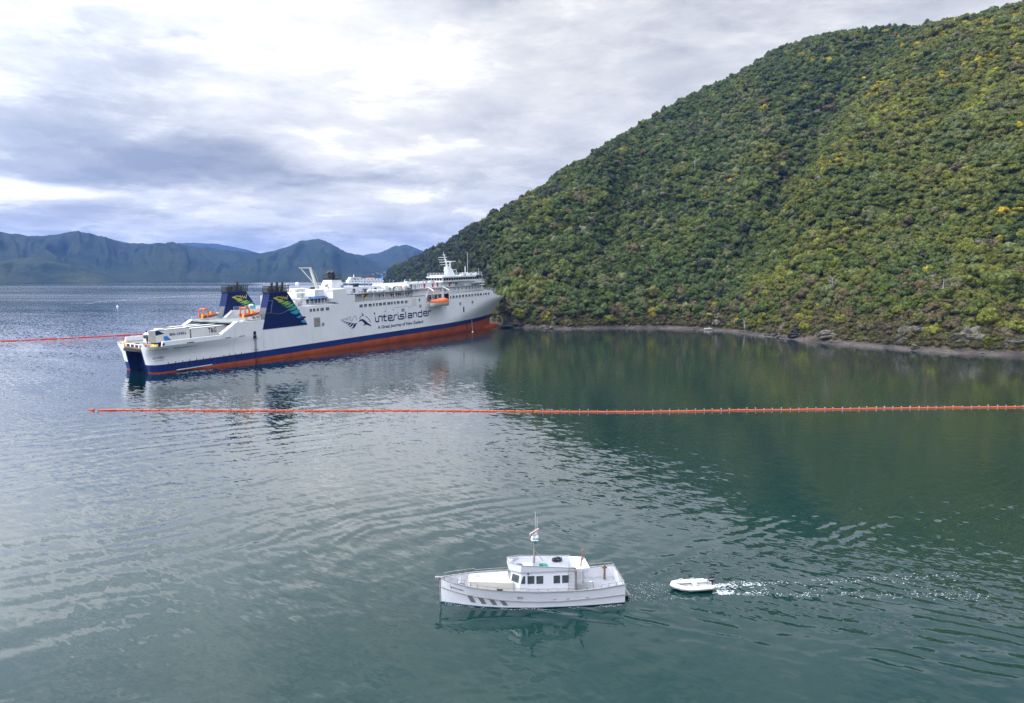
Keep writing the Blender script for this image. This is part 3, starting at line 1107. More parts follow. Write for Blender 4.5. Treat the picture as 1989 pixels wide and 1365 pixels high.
ZONES = [(2.5, 'above the rocks beside the ferry bow'), (8.0, 'between the ferry bow and the small round bright tree'), (12.5, 'right of the small round bright tree'),
         (16.0, 'above the white driftwood log'), (20.0, 'around the driftwood stump'), (24.0, 'above the black overhanging rock'),
         (28.0, 'left of the pale cliff face'), (32.0, 'above the pale cliff face'), (99.0, 'around the round bright tree at the right end')]
for q, i in enumerate(solo):
    k = TR['kind'][i]
    s = float(TR['size'][i])
    zone = next(zn for lim, zn in ZONES if TR['a'][i] < lim)
    solo_tree(q, float(TR['x'][i]), float(TR['y'][i]), float(TR['z'][i]) + 0.32 * s, s, TR['col'][i], TREE_LABEL[k] + ' ' + zone,
              TREE_LABEL[k] + 's ' + zone,
              'gorse_bush' if k == 'gorse' else 'tree', 'bush' if k == 'gorse' else 'tree')

# single trees the photograph lets one pick out
for q, (u, v, s, kind, label, sq) in enumerate([
        (1917, 634, 3.7, 'lime', 'round bright yellow-green tree standing alone on the bare bank at the right', 1.2),
        (1972, 650, 3.6, 'lime', 'wide bright green tree at the right edge just above the beach', 0.9),
        (1184, 628, 2.9, 'lime', 'small round bright green tree at the foot of the hill above the beach', 1.05),
        (1857, 562, 4.0, 'sage', 'umbrella-shaped pale green tree beside the tall bare trunk', 0.75),
        (1945, 570, 6.0, 'green', 'large spreading dark tree on the right, above the round bright tree', 0.85),
        (1010, 622, 4.2, 'lime', 'bushy bright green tree just beside the ferry bow', 1.0),
        (1745, 612, 2.2, 'lime', 'small yellow-green tree left of the bare earth bank', 1.2)]):
    g = hill_hit(u, v)
    solo_tree(q + 11, g.x, g.y, g.z + 0.35 * s, s, PAL[kind], label, None, sq=sq)


def dead_tree(u, v, h, label, seed, n=9):
    g = hill_hit(u, v)
    rg = random.Random(seed)
    t = thing('dead_tree', label, 'tree', (g.x, g.y, g.z - 0.3))
    b = MB()
    top = Vector((rg.uniform(-.6, .6), 0, h))
    b.tube((0, 0, 0), top, 0.22, 7, 0.09)
    b.build('trunk', bark_grey, t)
    for k in range(n):
        f = rg.uniform(0.45, 1.0)
        a = rg.uniform(0, 6.28)
        p = top * f
        q = p + Vector((math.cos(a), math.sin(a), rg.uniform(0.2, 0.8))) * h * rg.uniform(0.18, 0.36)
        c = MB().tube(p, q, 0.09, 5, 0.04)
        for _ in range(2):
            e = q + Vector((rg.uniform(-1, 1), rg.uniform(-1, 1), rg.uniform(0.1, 0.8))) * h * 0.14
            c.tube(q, e, 0.045, 4, 0.015)
        c.build('branch', bark_grey, t)


dead_tree(1617, 572, 6.5, 'bleached dead tree with bare spreading branches among the green bush', 3, 12)
dead_tree(1830, 582, 7.5, 'tall bare grey trunk beside the umbrella-shaped tree', 5, 3)
dead_tree(1350, 338, 9.0, 'thin bleached dead tree high on the left face of the hill', 8, 5)

# ------------------------------------------------------------------ shore details
rock_m = earth_material('shore_rock', (0.095, 0.082, 0.062), (0.17, 0.15, 0.115), (0.05, 0.045, 0.034), 0.8)
rock_dark = earth_material('wet_rock', (0.030, 0.028, 0.026), (0.07, 0.062, 0.052), (0.02, 0.02, 0.018), 0.9)
rock_pale = earth_material('pale_cliff', (0.095, 0.082, 0.056), (0.185, 0.168, 0.13), (0.052, 0.052, 0.024), 0.75)


def rock_mesh(seed, m):
    rg = np.random.default_rng(seed)
    v, f = ICO2
    d = 1 + 0.55 * (rg.random(len(v)) - 0.5)
    v = v * d[:, None] * np.array([1, 0.8, 0.62])
    me = bpy.data.meshes.new('boulder')
    me.from_pydata(v.tolist(), [], f.tolist())
    me.materials.append(m)
    me.update()
    return me


rocks = [rock_mesh(k, (rock_m, rock_dark)[k % 2]) for k in range(8)]
for k in range(120):
    a = RNG.uniform(-0.8, 36)
    if k % 3 == 0:
        a = RNG.uniform(-0.8, 6)
    tq = float(RNG.uniform(1.0, 8.0))
    r = float(rs_of(np.array([a]))[0]) + tq
    x, y = r * math.sin(R(a)), r * math.cos(R(a))
    o = link('boulder', rocks[k % 8])
    s = float(0.3 + 0.9 * RNG.random() ** 2)
    o.location = (x, y, float(ground_z(x, y)) + 0.1 * s)
    o.scale = (s * 1.3, s, s)
    o.rotation_euler = (0, 0, RNG.uniform(0, 6.28))
    dk = k % 2
    tag(o, ('wet dark boulder lying along the tideline of the beach' if dk else 'grey brown boulder lying along the foot of the bank'), 'rock',
        'dark boulders on the beach' if dk else 'grey boulders on the beach')

for (u, v, sx, sz, label, m) in [
        (1888, 660, 4.6, 3.6, 'pale grey rock outcrop in the bank left of the round bright tree', rock_pale),
        (1775, 655, 4.4, 3.2, 'pale cliff face of bare rock at the back of the beach', rock_pale),
        (1985, 672, 5.0, 2.6, 'low brown rock bluff at the right end of the beach', rock_m),
        (1555, 650, 3.6, 2.3, 'black overhanging rock at the bend of the beach', rock_dark),
        (1620, 652, 4.6, 2.0, 'tan eroded bank of earth and rock behind the beach', rock_m),
        (1000, 634, 6.0, 1.9, 'dark rock ledge on the shore by the ferry bow', rock_dark)]:
    g = hill_hit(u, v) or Vector((0, 316, 1))
    rg = np.random.default_rng(int(u))
    v0, f0 = ico(4)
    nz = fbm(v0[:, 0] * 2.3 + u + v0[:, 1], v0[:, 2] * 2.9 + v0[:, 1] * 1.7, 6, 0.62)
    vv = v0 * (0.95 + 0.75 * nz)[:, None] * np.array([sx, sx * 0.55, sz])
    me = bpy.data.meshes.new('rock_outcrop')
    me.from_pydata(vv.tolist(), [], f0.tolist())
    me.materials.append(m)
    me.update()
    o = link('rock_outcrop', me)
    o.location = (g.x, g.y + 1.2, g.z)
    o.rotation_euler = (0, 0, -math.atan2(g.x, g.y) + 0.2)
    tag(o, label, 'rock')

g = hill_hit(1448, 643)
st = thing('driftwood_stump', 'bleached stump with splayed roots standing on the beach', 'driftwood', (g.x, g.y, g.z))
MB().tube((0, 0, -.3), (-0.7, 0.1, 4.0), 0.38, 7, 0.2).build('trunk', bark_grey, st)
for k in range(7):
    a = k * 0.9
    MB().tube((-0.1, 0, 0.6 if k % 2 else 3.4), (math.cos(a) * 1.2 - .4, math.sin(a) * 1.0, 0.1 if k % 2 else 4.6), 0.14, 5, 0.04).build('root', bark_grey, st)
g = hill_hit(1376, 640)
b = MB()
b.tube((-1.9, 0, 0.3), (1.8, 0.3, 0.4), 0.28, 7, 0.2).tube((-0.4, 0, 0.4), (0.6, .5, 1.0), 0.1, 5)
o = b.build('driftwood_log', mat('bleached_log', (0.50, 0.47, 0.43), 0.8, 0.15, 1.0))
o.location = g
tag(o, 'bleached white driftwood log lying on the beach', 'driftwood')

# ================================================================== FERRY
GLYPHS={
 'i':[[(78.32, 8.01), (78.36, 6.77), (78.73, 6.42), (79.55, 6.36), (80.03, 6.46), (80.05, 7.93), (80.42, 8.12), (81.54, 8.09), (81.87, 7.87), (81.84, 6.27)]],
 'idot':[[(78.24, 8.49), (78.23, 8.35)]],
 't':[[(82.98, 8.61), (82.93, 6.65), (83.26, 6.39), (84.28, 6.34)], [(82.29, 7.89), (84.28, 7.84)]],
 'er':[[(85.18, 7.1), (87.22, 7.08), (87.3, 7.66), (87.03, 7.91), (85.52, 7.97), (85.19, 7.77), (85.16, 6.6), (85.49, 6.3), (87.88, 6.21), (88.27, 6.42), (88.42, 7.72), (88.85, 7.96), (89.98, 7.98)]],
 'is':[[(90.64, 7.97), (90.66, 6.64), (91.09, 6.33), (93.52, 6.28), (93.96, 6.48), (93.98, 6.86), (93.65, 7.07), (92.04, 7.15), (91.75, 7.35), (91.76, 7.67), (92.07, 7.83), (93.99, 7.77)]],
 'isdot':[[(90.61, 8.63), (90.6, 8.48)]],
 'l':[[(94.96, 8.71), (95.06, 6.31)]],
 'a':[[(96.38, 7.9), (98.2, 7.87), (98.56, 7.62), (98.6, 6.33), (96.71, 6.37), (96.38, 6.62), (96.4, 7.02), (96.72, 7.16), (98.54, 7.09)]],
 'n':[[(99.52, 6.35), (99.46, 7.88), (101.26, 7.85), (101.6, 7.58), (101.64, 6.35)]],
 'd':[[(104.69, 8.64), (104.81, 6.25), (102.87, 6.28), (102.56, 6.55), (102.48, 7.67), (102.81, 7.84), (104.71, 7.81)]],
 'e_r':[[(105.91, 7.24), (108.02, 7.19), (108.05, 7.76), (107.72, 7.97), (106.18, 8.0), (105.84, 7.83), (105.86, 6.66), (106.21, 6.38), (108.32, 6.33), (108.77, 6.55), (108.93, 7.72), (109.31, 7.97), (110.61, 8.0)]],
}
LOGO={
 'fern':[[(61.57, 8.2), (62.53, 8.01), (63.49, 7.81), (63.37, 7.69), (62.52, 7.79)], [(62.86, 7.43), (63.61, 7.62), (64.46, 7.55), (63.96, 7.44), (63.34, 7.33)], [(63.64, 7.04), (64.33, 7.41), (65.57, 7.38), (64.94, 7.2), (64.43, 6.97)], [(64.28, 6.53), (64.91, 6.81), (65.43, 7.19), (66.55, 7.17), (66.03, 6.81), (65.64, 6.54), (64.89, 6.43)], [(64.99, 6.05), (65.87, 6.23), (66.54, 6.85), (67.55, 6.99), (67.14, 6.46), (66.61, 6.0), (65.85, 5.85)], [(65.95, 5.33), (66.97, 5.63), (67.53, 6.6), (68.17, 6.8), (69.32, 6.78), (68.67, 6.51), (68.24, 5.78), (67.2, 5.22)]],
 'fernline':[[(61.58, 8.25), (62.57, 8.58), (63.54, 8.59), (63.88, 8.07), (64.17, 8.8), (64.53, 8.77), (64.74, 8.0), (65.42, 9.04), (65.92, 9.09), (65.97, 7.91), (66.71, 7.68), (67.8, 9.12), (68.44, 9.12), (69.12, 7.75)]],
 'dolphin':[[(69.98, 7.08), (70.27, 7.57), (70.93, 7.86), (71.84, 7.85), (72.74, 7.5), (73.62, 6.88), (74.39, 6.3), (75.17, 5.97), (76.22, 5.36), (75.94, 5.25), (74.75, 5.54), (73.97, 5.85), (73.04, 5.89), (71.98, 5.67), (72.31, 5.95), (72.79, 6.12), (72.42, 6.63), (71.8, 7.16), (71.16, 7.33), (70.5, 7.21)]],
 'fin':[[(71.31, 9.94), (72.06, 9.5), (72.48, 9.04), (72.16, 8.92), (71.38, 8.94), (71.79, 9.26)]],
 'arcs':[[(70.29, 8.0), (70.71, 8.48), (71.38, 8.94)], [(73.46, 8.71), (74.49, 8.03), (75.25, 7.27), (75.78, 6.33)]],
}
FERN= [[(34.62, 16.48), (35.46, 16.58), (36.11, 16.38), (36.5, 16.2), (35.65, 16.05), (35.11, 16.22)], [(35.59, 15.92), (36.54, 16.16), (37.54, 16.06), (37.91, 15.92), (37.18, 15.71), (36.07, 15.73)], [(36.11, 15.39), (37.18, 15.71), (38.19, 15.72), (38.57, 15.63), (37.82, 15.25), (36.69, 15.17)], [(36.94, 14.82), (37.79, 14.91), (38.5, 15.29), (39.87, 15.43), (40.37, 15.28), (39.38, 14.87), (38.23, 14.63)], [(37.57, 14.29), (38.66, 14.43), (39.38, 14.9), (41.27, 15.07), (40.27, 14.48), (39.1, 14.19)], [(38.46, 13.81), (39.77, 13.94), (40.49, 14.41), (42.41, 14.67), (42.16, 14.37), (41.14, 13.82), (39.75, 13.56)], [(39.43, 12.9), (41.1, 13.17), (42.08, 13.89), (42.79, 14.05), (43.5, 13.37), (42.48, 12.94), (40.84, 12.7)], [(40.53, 12.22), (41.75, 12.44), (42.94, 12.79), (44.13, 12.8), (44.36, 12.0), (42.86, 11.46), (41.47, 11.73)], [(42.75, 10.59), (43.77, 10.9), (44.74, 11.19), (45.38, 10.7), (43.96, 10.24)], [(43.95, 10.15), (44.7, 10.66), (46.63, 10.61), (46.36, 10.1), (45.13, 9.89)], [(44.57, 9.32), (45.11, 9.57), (46.2, 9.61), (46.76, 8.82), (45.54, 8.8)]]  # one shape among the leaves is a dark shadow mark
FERNLINE= [[(34.62, 16.48), (35.69, 16.71), (36.58, 16.83), (37.35, 16.58), (37.59, 16.84), (37.88, 16.14), (38.37, 16.76), (38.78, 16.06), (39.22, 16.62), (39.56, 15.92), (39.98, 17.1)]]
B = 9.5
FTH, FTA = R(28.25), R(1.262)
ferry = thing('ferry', 'large white passenger and rail ferry with navy stripe and red bottom aground by the bow', 'ferry', (-90.847, 171.832, -0.30), (0, -FTA, math.pi / 2 - FTH))
ferry.rotation_euler = (0, -FTA, math.pi / 2 - FTH)
bpy.context.view_layer.update()
FM = Matrix.Translation(ferry.location) @ ferry.rotation_euler.to_matrix().to_4x4()


def on_ferry(name, label, cat, loc, rz=0.0, group=None):
    """a thing of its own that stands on or hangs from the ferry"""
    mw = FM @ Matrix.Translation(loc) @ Matrix.Rotation(rz, 4, 'Z')
    t = thing(name, label, cat, mw.to_translation(), mw.to_euler(), group)
    return t


def stem_x(z):
    return 170.5 + max(z - 1.2, 0.0) * 1.56


def half(x, z):
    t = min(max(z / 10.0, 0), 1)
    xs, p = 108 + 42 * t, 1.75 + 0.6 * t
    b = B
    if z < -1:
        b *= 1 - 0.35 * ((-1 - z) / 4.0) ** 2
    if x > xs:
        u = min(1.0, (x - xs) / (stem_x(z) - xs))
        b = b * (1 - u ** p)
    if x < 30:
        k = min(max((6.9 - z) / 2.4, 0), 1)
        b -= 1.6 * k * max(0.0, min(1.0, (30 - x) / 31.0))
    return max(b, 0.0)


def transom_x(y, z):
    return -1.5 + 0.17 * y + 1.35 * (1 - min(max(z, 0), 6.5) / 6.5)


SLOT = 4.3


def side_row(z, sg, xend=None, n=60):
    """points of one level line from the stern slot round the quarter to the stem; sg=-1 starboard, +1 port"""
    pts = []
    b0 = half(0, z)
    rad = 2.6
    xt = lambda y: transom_x(y, z)
    pts.append((xt(sg * SLOT), sg * SLOT, z))
    pts.append((xt(sg * (b0 - rad)), sg * (b0 - rad), z))
    xc = xt(sg * (b0 - rad))
    for k in range(1, 7):
        a = math.pi / 2 * k / 6
        pts.append((xc + rad * (1 - math.cos(a)), sg * (b0 - rad + rad * math.sin(a)), z))
    x0 = pts[-1][0]
    x1 = stem_x(z) if xend is None else xend
    for k in range(1, n + 1):
        f = k / n
        x = x0 + (x1 - x0) * f
        pts.append((x, sg * half(x, z), z))
    return pts


def hull_band(name, zs, m, xend=None, n=60, smooth=True):
    b = MB()
    for sg in (-1, 1):
        b.grid([side_row(z, sg, xend, n) for z in zs], flip=(sg > 0))
    o = b.build(name, m, ferry, smooth, fixn=False)
    return o


hull_band('hull_bottom', [-5, -3, -1, 0.0, 0.55], M['red'])
hull_band('hull_stripe', [0.55, 1.2, 1.8, 2.35], M['blue'])
top_zs = [2.35, 3.4, 4.5, 5.3, 6.1, 6.9]
hull_band('hull_topside', top_zs, M['hull_white'], None, 70)


def ztop(x):
    return float(np.interp(x, [122.9, 156.5, 158.5, 162, 163, 170, 176, 184], [13.83, 13.83, 12.2, 11.75, 10.9, 10.8, 10.35, 9.9]))


b = MB()
for sg in (-1, 1):
    cols = []
    for s_ in np.linspace(0, 1, 46):
        col = []
        for k in range(8):
            z = 8.0
            for _ in range(6):
                x = 122.9 + s_ * (stem_x(z) - 122.9)
                z = 6.9 + (ztop(min(x, 184)) - 6.9) * k / 7
            col.append((x, sg * half(x, z), z))
        cols.append(col)
    b.grid([[c[k] for c in cols] for k in range(8)], flip=(sg > 0))
b.build('bow_plating', M['hull_white'], ferry, True, fixn=False)
# bow deck and front bulkhead behind the bulwark
bd = MB()
xs = np.linspace(122.9, 156, 12)
bd.grid([[(x, -half(x, 13.8) + .05, 13.82) for x in xs], [(x, half(x, 13.8) - .05, 13.82) for x in xs]])
xs = np.linspace(156, 181, 12)
bd.grid([[(x, -half(x, 10) * .97, 9.6) for x in xs], [(x, half(x, 10) * .97, 9.6) for x in xs]])
bd.build('bow_deck', M['deck'], ferry, fixn=False)
MB().loft([(156.0, -9.2, 9.6), (156.0, 9.2, 9.6), (156.3, 9.2, 9.6), (156.3, -9.2, 9.6)],
          [(156.0, -9.1, 13.8), (156.0, 9.1, 13.8), (156.3, 9.1, 13.8), (156.3, -9.1, 13.8)]).build('front_bulkhead', M['white'], ferry)
# bulb under the stem
bulb = MB()
rows = []
for k in range(15):
    f = k / 14
    x = 160 + 19.6 * f
    rr = 2.15 * math.sqrt(max(0.0, 1 - max(0, (f - 0.45) / 0.55) ** 2.4)) + 0.001
    rows.append([(x, rr * math.cos(a), -4.35 + 0.25 * f + rr * 1.05 * math.sin(a)) for a in np.linspace(0, 2 * math.pi, 17)])
bulb.grid(rows)
bulb.build('bulbous_bow', M['red'], ferry, True)

# upper side of the hull between the stripe knuckle and the decks
for sg in (-1, 1):
    y0, y1 = (sg * B, sg * (B - 0.35))
    MB().xz([(-0.4 if sg < 0 else 2.8, 6.9), (17.0, 6.9), (17.0, 8.0), (-0.1 if sg < 0 else 3.1, 8.0)], y0, y1).build('stern_bulwark', M['hull_white'], ferry)
sup = MB().xz([(17.0, 6.9), (43.0, 6.9), (43.0, 10.8), (22.0, 10.8), (17.0, 8.0)], -B, -B + 0.4)
sup.xz([(17.0, 6.9), (43.0, 6.9), (43.0, 10.8), (22.0, 10.8), (17.0, 8.0)], B - 0.4, B)
sup.build('sloping_wing_wall', M['hull_white'], ferry)
# thick pale rounded edge of the sloping wing walls
for sg in (-1, 1):
    q = MB()
    y0, y1 = sg * (B - 0.02), sg * (B - 1.3)
    q.loft([(17.0, y0, 8.02), (22.1, y0, 10.84), (22.1, y1, 10.84), (17.0, y1, 8.02)], [(16.9, y0, 8.25), (22.0, y0, 11.05), (22.0, y1, 11.05), (16.9, y1, 8.25)])
    q.build('wing_wall_cap', M['white2'], ferry)
MB().xz([(43.0, 6.9), (122.9, 6.9), (122.9, 11.0), (106.7, 11.0), (106.7, 13.55), (43.0, 13.5)], -B, B).build('passenger_deck_block', M['hull_white'], ferry)
MB().box(22.0, 43.0, -B + 0.4, B - 0.4, 10.45, 10.8).build('aft_deck_roof', M['deck'], ferry)
MB().box(26.0, 26.3, -B + 0.4, B - 0.4, 6.2, 10.45).build('vehicle_deck_shade_panel', M['dark'], ferry)  # dark sheet standing in for the shade inside the opening under the aft deck
MB().box(3.0, 43.0, -B + 0.36, B - 0.36, 6.0, 6.25).box(1.0, 2.99, -B + 1.0, 6.5, 6.0, 6.25).build('vehicle_deck', M['deck'], ferry)

# stern slot with its door
for sg in (-1, 1):
    y = sg * SLOT
    MB().loft([(transom_x(y, 0), y, -1.5), (4.4, y, -1.5), (4.4, y - sg * .2, -1.5), (transom_x(y, 0), y - sg * .2, -1.5)],
              [(transom_x(y, 6.1), y, 6.0), (4.4, y, 6.0), (4.4, y - sg * .2, 6.0), (transom_x(y, 6.1), y - sg * .2, 6.0)]).build('slot_wall', M['blue'], ferry)
door = MB().box(3.2, 3.5, -SLOT + .2, SLOT - .2, 0.25, 5.2).build('stern_door', M['blue'], ferry)
for k in range(5):
    MB().box(3.05, 3.2, -4.6 + k * 2.2, -4.45 + k * 2.2, 0.3, 5.1).build('stiffener', M['blue'], door)
MB().box(0.6, 3.0, -SLOT + 0.2, -SLOT + 2.0, 0.3, 5.0).build('slot_side_panel', M['grey'], ferry)
MB().box(-0.4, 4.0, -SLOT + .2, SLOT - .2, -0.6, 0.22).build('stern_ramp_lip', M['rust'], ferry)
MB().box(-0.9, 3.0, -SLOT - .1, SLOT + .1, 5.25, 6.0).build('stern_beam', M['dark'], ferry)
md = MB()
rim = [p for p in side_row(6.4, -1, 1.6, 2)] 
rim2 = [p for p in side_row(6.4, 1, 3.2, 2)]
edge = [(x + .12, y * .985) for x, y, z in rim] [::-1] + [(x + .12, y * .985) for x, y, z in rim2]
md.xy(edge, 6.05, 6.32)
md.build('mooring_deck', M['rust'], ferry)
MB().loft([(-1.6, -4.6, 6.0), (-1.35, -4.6, 6.0), (0.0, 4.6, 6.0), (-0.2, 4.6, 6.0)], [(-1.6, -4.6, 7.15), (-1.35, -4.6, 7.15), (0.0, 4.6, 7.15), (-0.2, 4.6, 7.15)]).build('stern_fence', M['white2'], ferry)
for k in range(4):
    y = -3.3 + k * 2.1
    x = -1.55 + 0.150 * (y + 4.6) - 0.12
    MB().box(x - .06, x + .04, y - .55, y + .45, 6.15, 6.95).build('blue_panel', M['blue'], ferry)
MB().box(-2.0, -1.9, -8.2, -6.2, 6.55, 6.85).build('blue_panel', M['blue'], ferry)
MB().box(0.1, 0.2, 6.6, 8.5, 6.6, 6.9).build('blue_panel', M['blue'], ferry)
for (x, y, r_, h) in [(-0.6, -7.4, .45, .9), (0.2, -6.1, .4, .8), (0.3, -3.5, .55, .9), (0.6, 2.2, .5, .9), (0.9, 6.6, .45, .9)]:
    w_ = MB()
    w_.tube((x, y - .8, 6.75), (x, y + .8, 6.75), r_, 10).box(x - .5, x + .5, y - 1.1, y - .85, 6.3, 7.2).box(x - .5, x + .5, y + .85, y + 1.1, 6.3, 7.2)
    w_.build('mooring_winch', M['yellow'] if r_ < .5 else M['rust'], ferry)
MB().tube((-1.3, -5.6, 6.3), (-1.3, -5.6, 10.3), .09, 6).ball((-1.3, -5.6, 10.45), .22).box(-1.45, -1.15, -5.8, -5.4, 8.0, 8.9).build('stern_light_post', M['dark'], ferry)
railing([(-0.2, 5.6, 6.3), (0.25, 8.4, 6.3), (2.0, 9.1, 6.3)], name='railing', parent=ferry)
railing([(-1.9, -8.6, 6.3), (-1.6, -6.0, 6.3)], name='railing', parent=ferry)

# painted marks on the aft quarter
YP = -B - 0.03
MB().box(-1.2, -0.65, -B - .06, -B + .2, 6.95, 7.95).build('painted_flag', M['ink'], ferry)
MB().tube((0.15, -B - .05, 7.37), (0.15, -B + .1, 7.37), .27, 14).build('painted_roundel', M['ink'], ferry)
text_mesh('ARATERE', -2.0, 1.15, 3.85, 4.35, -half(0, 4.1) - 0.03, 'ship_name', M['ink'], ferry)
text_mesh('WELLINGTON', -1.5, 0.9, 3.32, 3.58, -half(0, 3.4) - 0.03, 'home_port', M['ink'], ferry)
for x0 in (6.5, 17.7, 22.2):
    MB().box(x0, x0 + 1.9, -B - .02, -B + .3, 6.95 if x0 < 10 else 6.98, 7.15).build('freeing_slot', M['glass'], ferry)
for x0 in [2 + 1.9 * k for k in range(7)] + [17.5 + 1.8 * k for k in range(4)]:
    MB().tube((x0, -half(x0, 2.4) - .10, 1.5), (x0, -half(x0, 2.6) - .10, 2.75), .07, 5).build('scupper_pipe', M['dark'], ferry)
MB().xz([(4.0, 0.55), (14.0, 0.55), (14.0, 0.75), (4.0, 0.68)], -half(9, .6) - 0.30, -half(9, .6) + .2).build('rubbing_strake', M['white'], ferry)
# shell door with the pilot ladder hanging below it
sdoor = MB().box(27.0, 27.9, -B - .03, -B + .2, 6.95, 7.95).build('shell_door', M['glass'], ferry)
MB().box(26.9, 27.9, -B - .12, -B + .2, 6.05, 6.88).build('door_recess', M['dark'], sdoor)
lad = MB()
for yy in (27.25, 27.75):
    lad.tube((yy, -B - .12, -1.2), (yy, -B - .12, 6.0), .035, 4)
for k in range(24):
    lad.tube((27.25, -B - .12, -1.0 + .29 * k), (27.75, -B - .12, -1.0 + .29 * k), .04, 4)
for z in (3.0, 5.9):
    lad.tube((26.7, -B - .14, z), (28.4, -B - .14, z), .06, 4)
lad.build('pilot_ladder', M['dark'], ferry)
MB().box(49.9, 52.5, -B - .05, -B + .2, 7.1, 9.9).build('louvre_panel', M['trailer_grey'], ferry)
MB().tube((53.6, -B - .05, 7.62), (53.6, -B + .2, 7.62), .6, 18).build('round_hatch', M['trailer_grey'], ferry)
for (x, z, s_) in [(77.9, 9.25, .34), (83.6, 9.6, .22), (88.0, 9.9, .18), (97.0, 10.0, .15), (98.5, 10.0, .15), (120.6, 8.6, .22)]:
    MB().tube((x, -B - .04, z), (x, -B + .2, z), s_, 10).build('porthole', M['glass'], ferry)
MB().box(92.6, 94.4, -B - .04, -B + .2, 8.8, 9.9).build('side_vent', M['grey'], ferry)
sdr = MB().box(99.15, 101.4, -B - .05, -B + .2, 10.85, 13.15).build('embarkation_door', M['white2'], ferry)
MB().box(99.6, 100.9, -B - .08, -B, 11.1, 12.8).build('door_leaf', M['white'], sdr)
seam = MB()
for a, c in (((88.4, 8.2), (88.4, 10.45)), ((88.4, 10.45), (101.7, 10.55)), ((101.7, 8.6), (101.7, 10.8))):
    seam.xz([(a[0] - .05, a[1] - .05), (c[0] + .05, c[1] - .05), (c[0] + .05, c[1] + .05), (a[0] - .05, a[1] + .05)], -B - .02, -B + .1)
seam.build('panel_seam', M['grey'], ferry)


def window(x0, x1, z0, z1, y, parent, n=2):
    """window let into the plating: dark pane with a proud frame and mullions"""
    f = MB()
    t_ = 0.07
    f.box(x0 - t_, x1 + t_, y - .05, y + .1, z0 - t_, z0).box(x0 - t_, x1 + t_, y - .05, y + .1, z1, z1 + t_)
    for k in range(n + 1):
        xx = x0 + (x1 - x0) * k / n
        f.box(xx - t_ / 2 if 0 < k < n else (xx - t_ if k == 0 else xx), xx + t_ / 2 if 0 < k < n else (xx if k == 0 else xx + t_), y - .05, y + .1, z0, z1)
    o = f.build('window', M['white'], parent)
    MB().box(x0, x1, y - .025, y + .1, z0, z1).build('pane', M['glass'], o)
    return o


for x0, x1, n in [(48.3, 49.2, 2), (49.75, 50.6, 2), (51.25, 52.1, 2), (52.8, 54.2, 3), (55.05, 56.5, 3)]:
    window(x0, x1, 11.78, 12.65, -B, ferry, n)
for x0, n in [(70.55, 3), (72.8, 3), (75.1, 3), (77.15, 2), (78.8, 2), (80.4, 3), (82.6, 3), (84.9, 3), (86.85, 2), (88.5, 2), (90.2, 3), (92.4, 3), (94.75, 3)]:
    window(x0, x0 + (1.5 if n == 3 else 1.0), 11.68, 12.62, -B, ferry, n)
window(103.15, 103.85, 11.85, 12.8, -B, ferry, 1)
for x0, n in [(123.8, 1), (125.5, 2), (127.75, 2), (130.1, 2), (132.4, 2), (134.8, 2), (137.2, 2), (139.45, 2), (141.9, 2), (144.15, 2), (146.4, 2), (149.0, 1), (150.5, 2), (152.8, 2)]:
    ym = -half(x0 + .6, 12.4)
    window(x0, x0 + (1.35 if n == 2 else .75), 11.95, 12.88, ym - .04, ferry, n)
for (x0, x1, z0, z1, m) in [(103.3, 104.6, 9.6, 10.6, 'trailer_grey'), (130.4, 131.7, 8.8, 10.0, 'trailer_grey'), (139.8, 141.0, 8.9, 10.1, 'trailer_grey'), (133.1, 133.9, 5.9, 8.0, 'dark')]:
    ym = -half((x0 + x1) / 2, (z0 + z1) / 2)
    MB().box(x0, x1, ym - .07, ym + .3, z0, z1).build('side_vent', M[m], ferry)
ym = -half(165.5, 9.8)
MB().loft([(165.0, ym - .05, 9.5), (166.6, ym + .35, 9.6), (166.9, ym + .3, 10.2), (165.4, ym - .1, 10.2)], [(165.0, ym + .3, 9.5), (166.6, ym + .9, 9.6), (166.9, ym + .9, 10.2), (165.4, ym + .4, 10.2)]).build('fairlead', M['dark'], ferry)
text_mesh('ARATERE', 155.8, 160.2, 5.45, 6.0, -half(158, 5.7) - 0.35, 'bow_name', M['grey'], ferry)

# lettering on the side
GX = 0.36
GROUPS = [('i', 'i'), ('idot', 'i'), ('t', 't'), ('er', 'e'), ('is', 'i'), ('isdot', 'i'), ('l', 'l'), ('a', 'a'), ('n', 'n'), ('d', 'd'), ('e_r', 'e')]
for key in GLYPHS:
    b = MB()
    for s_ in GLYPHS[key]:
        b.ribbon(s_, 0.44 if 'dot' not in key else 0.48, -B - 0.05)
    b.build('lettering', M['ink'], ferry)
text_mesh('A Great Journey of New Zealand', 79.4, 105.4, 3.92, 5.0, -B - 0.04, 'tagline_lettering', M['ink'], ferry, 0.022)


def decal(poly, y, m, name, parent):
    return MB().xz(poly, y, y + 0.02).build(name, m, parent)


for p in LOGO['fern']:
    decal(p, -B - .05, M['ink'], 'fern_leaf_emblem', ferry)
for p in LOGO['dolphin'] + LOGO['fin']:
    decal(p, -B - .05, M['ink'], 'dolphin_emblem', ferry)
b = MB()
for p in LOGO['fernline'] + LOGO['arcs']:
    b.ribbon(p, 0.10 if p is LOGO['fernline'][0] else 0.2, -B - .05)
b.build('emblem_outline', M['ink'], ferry)

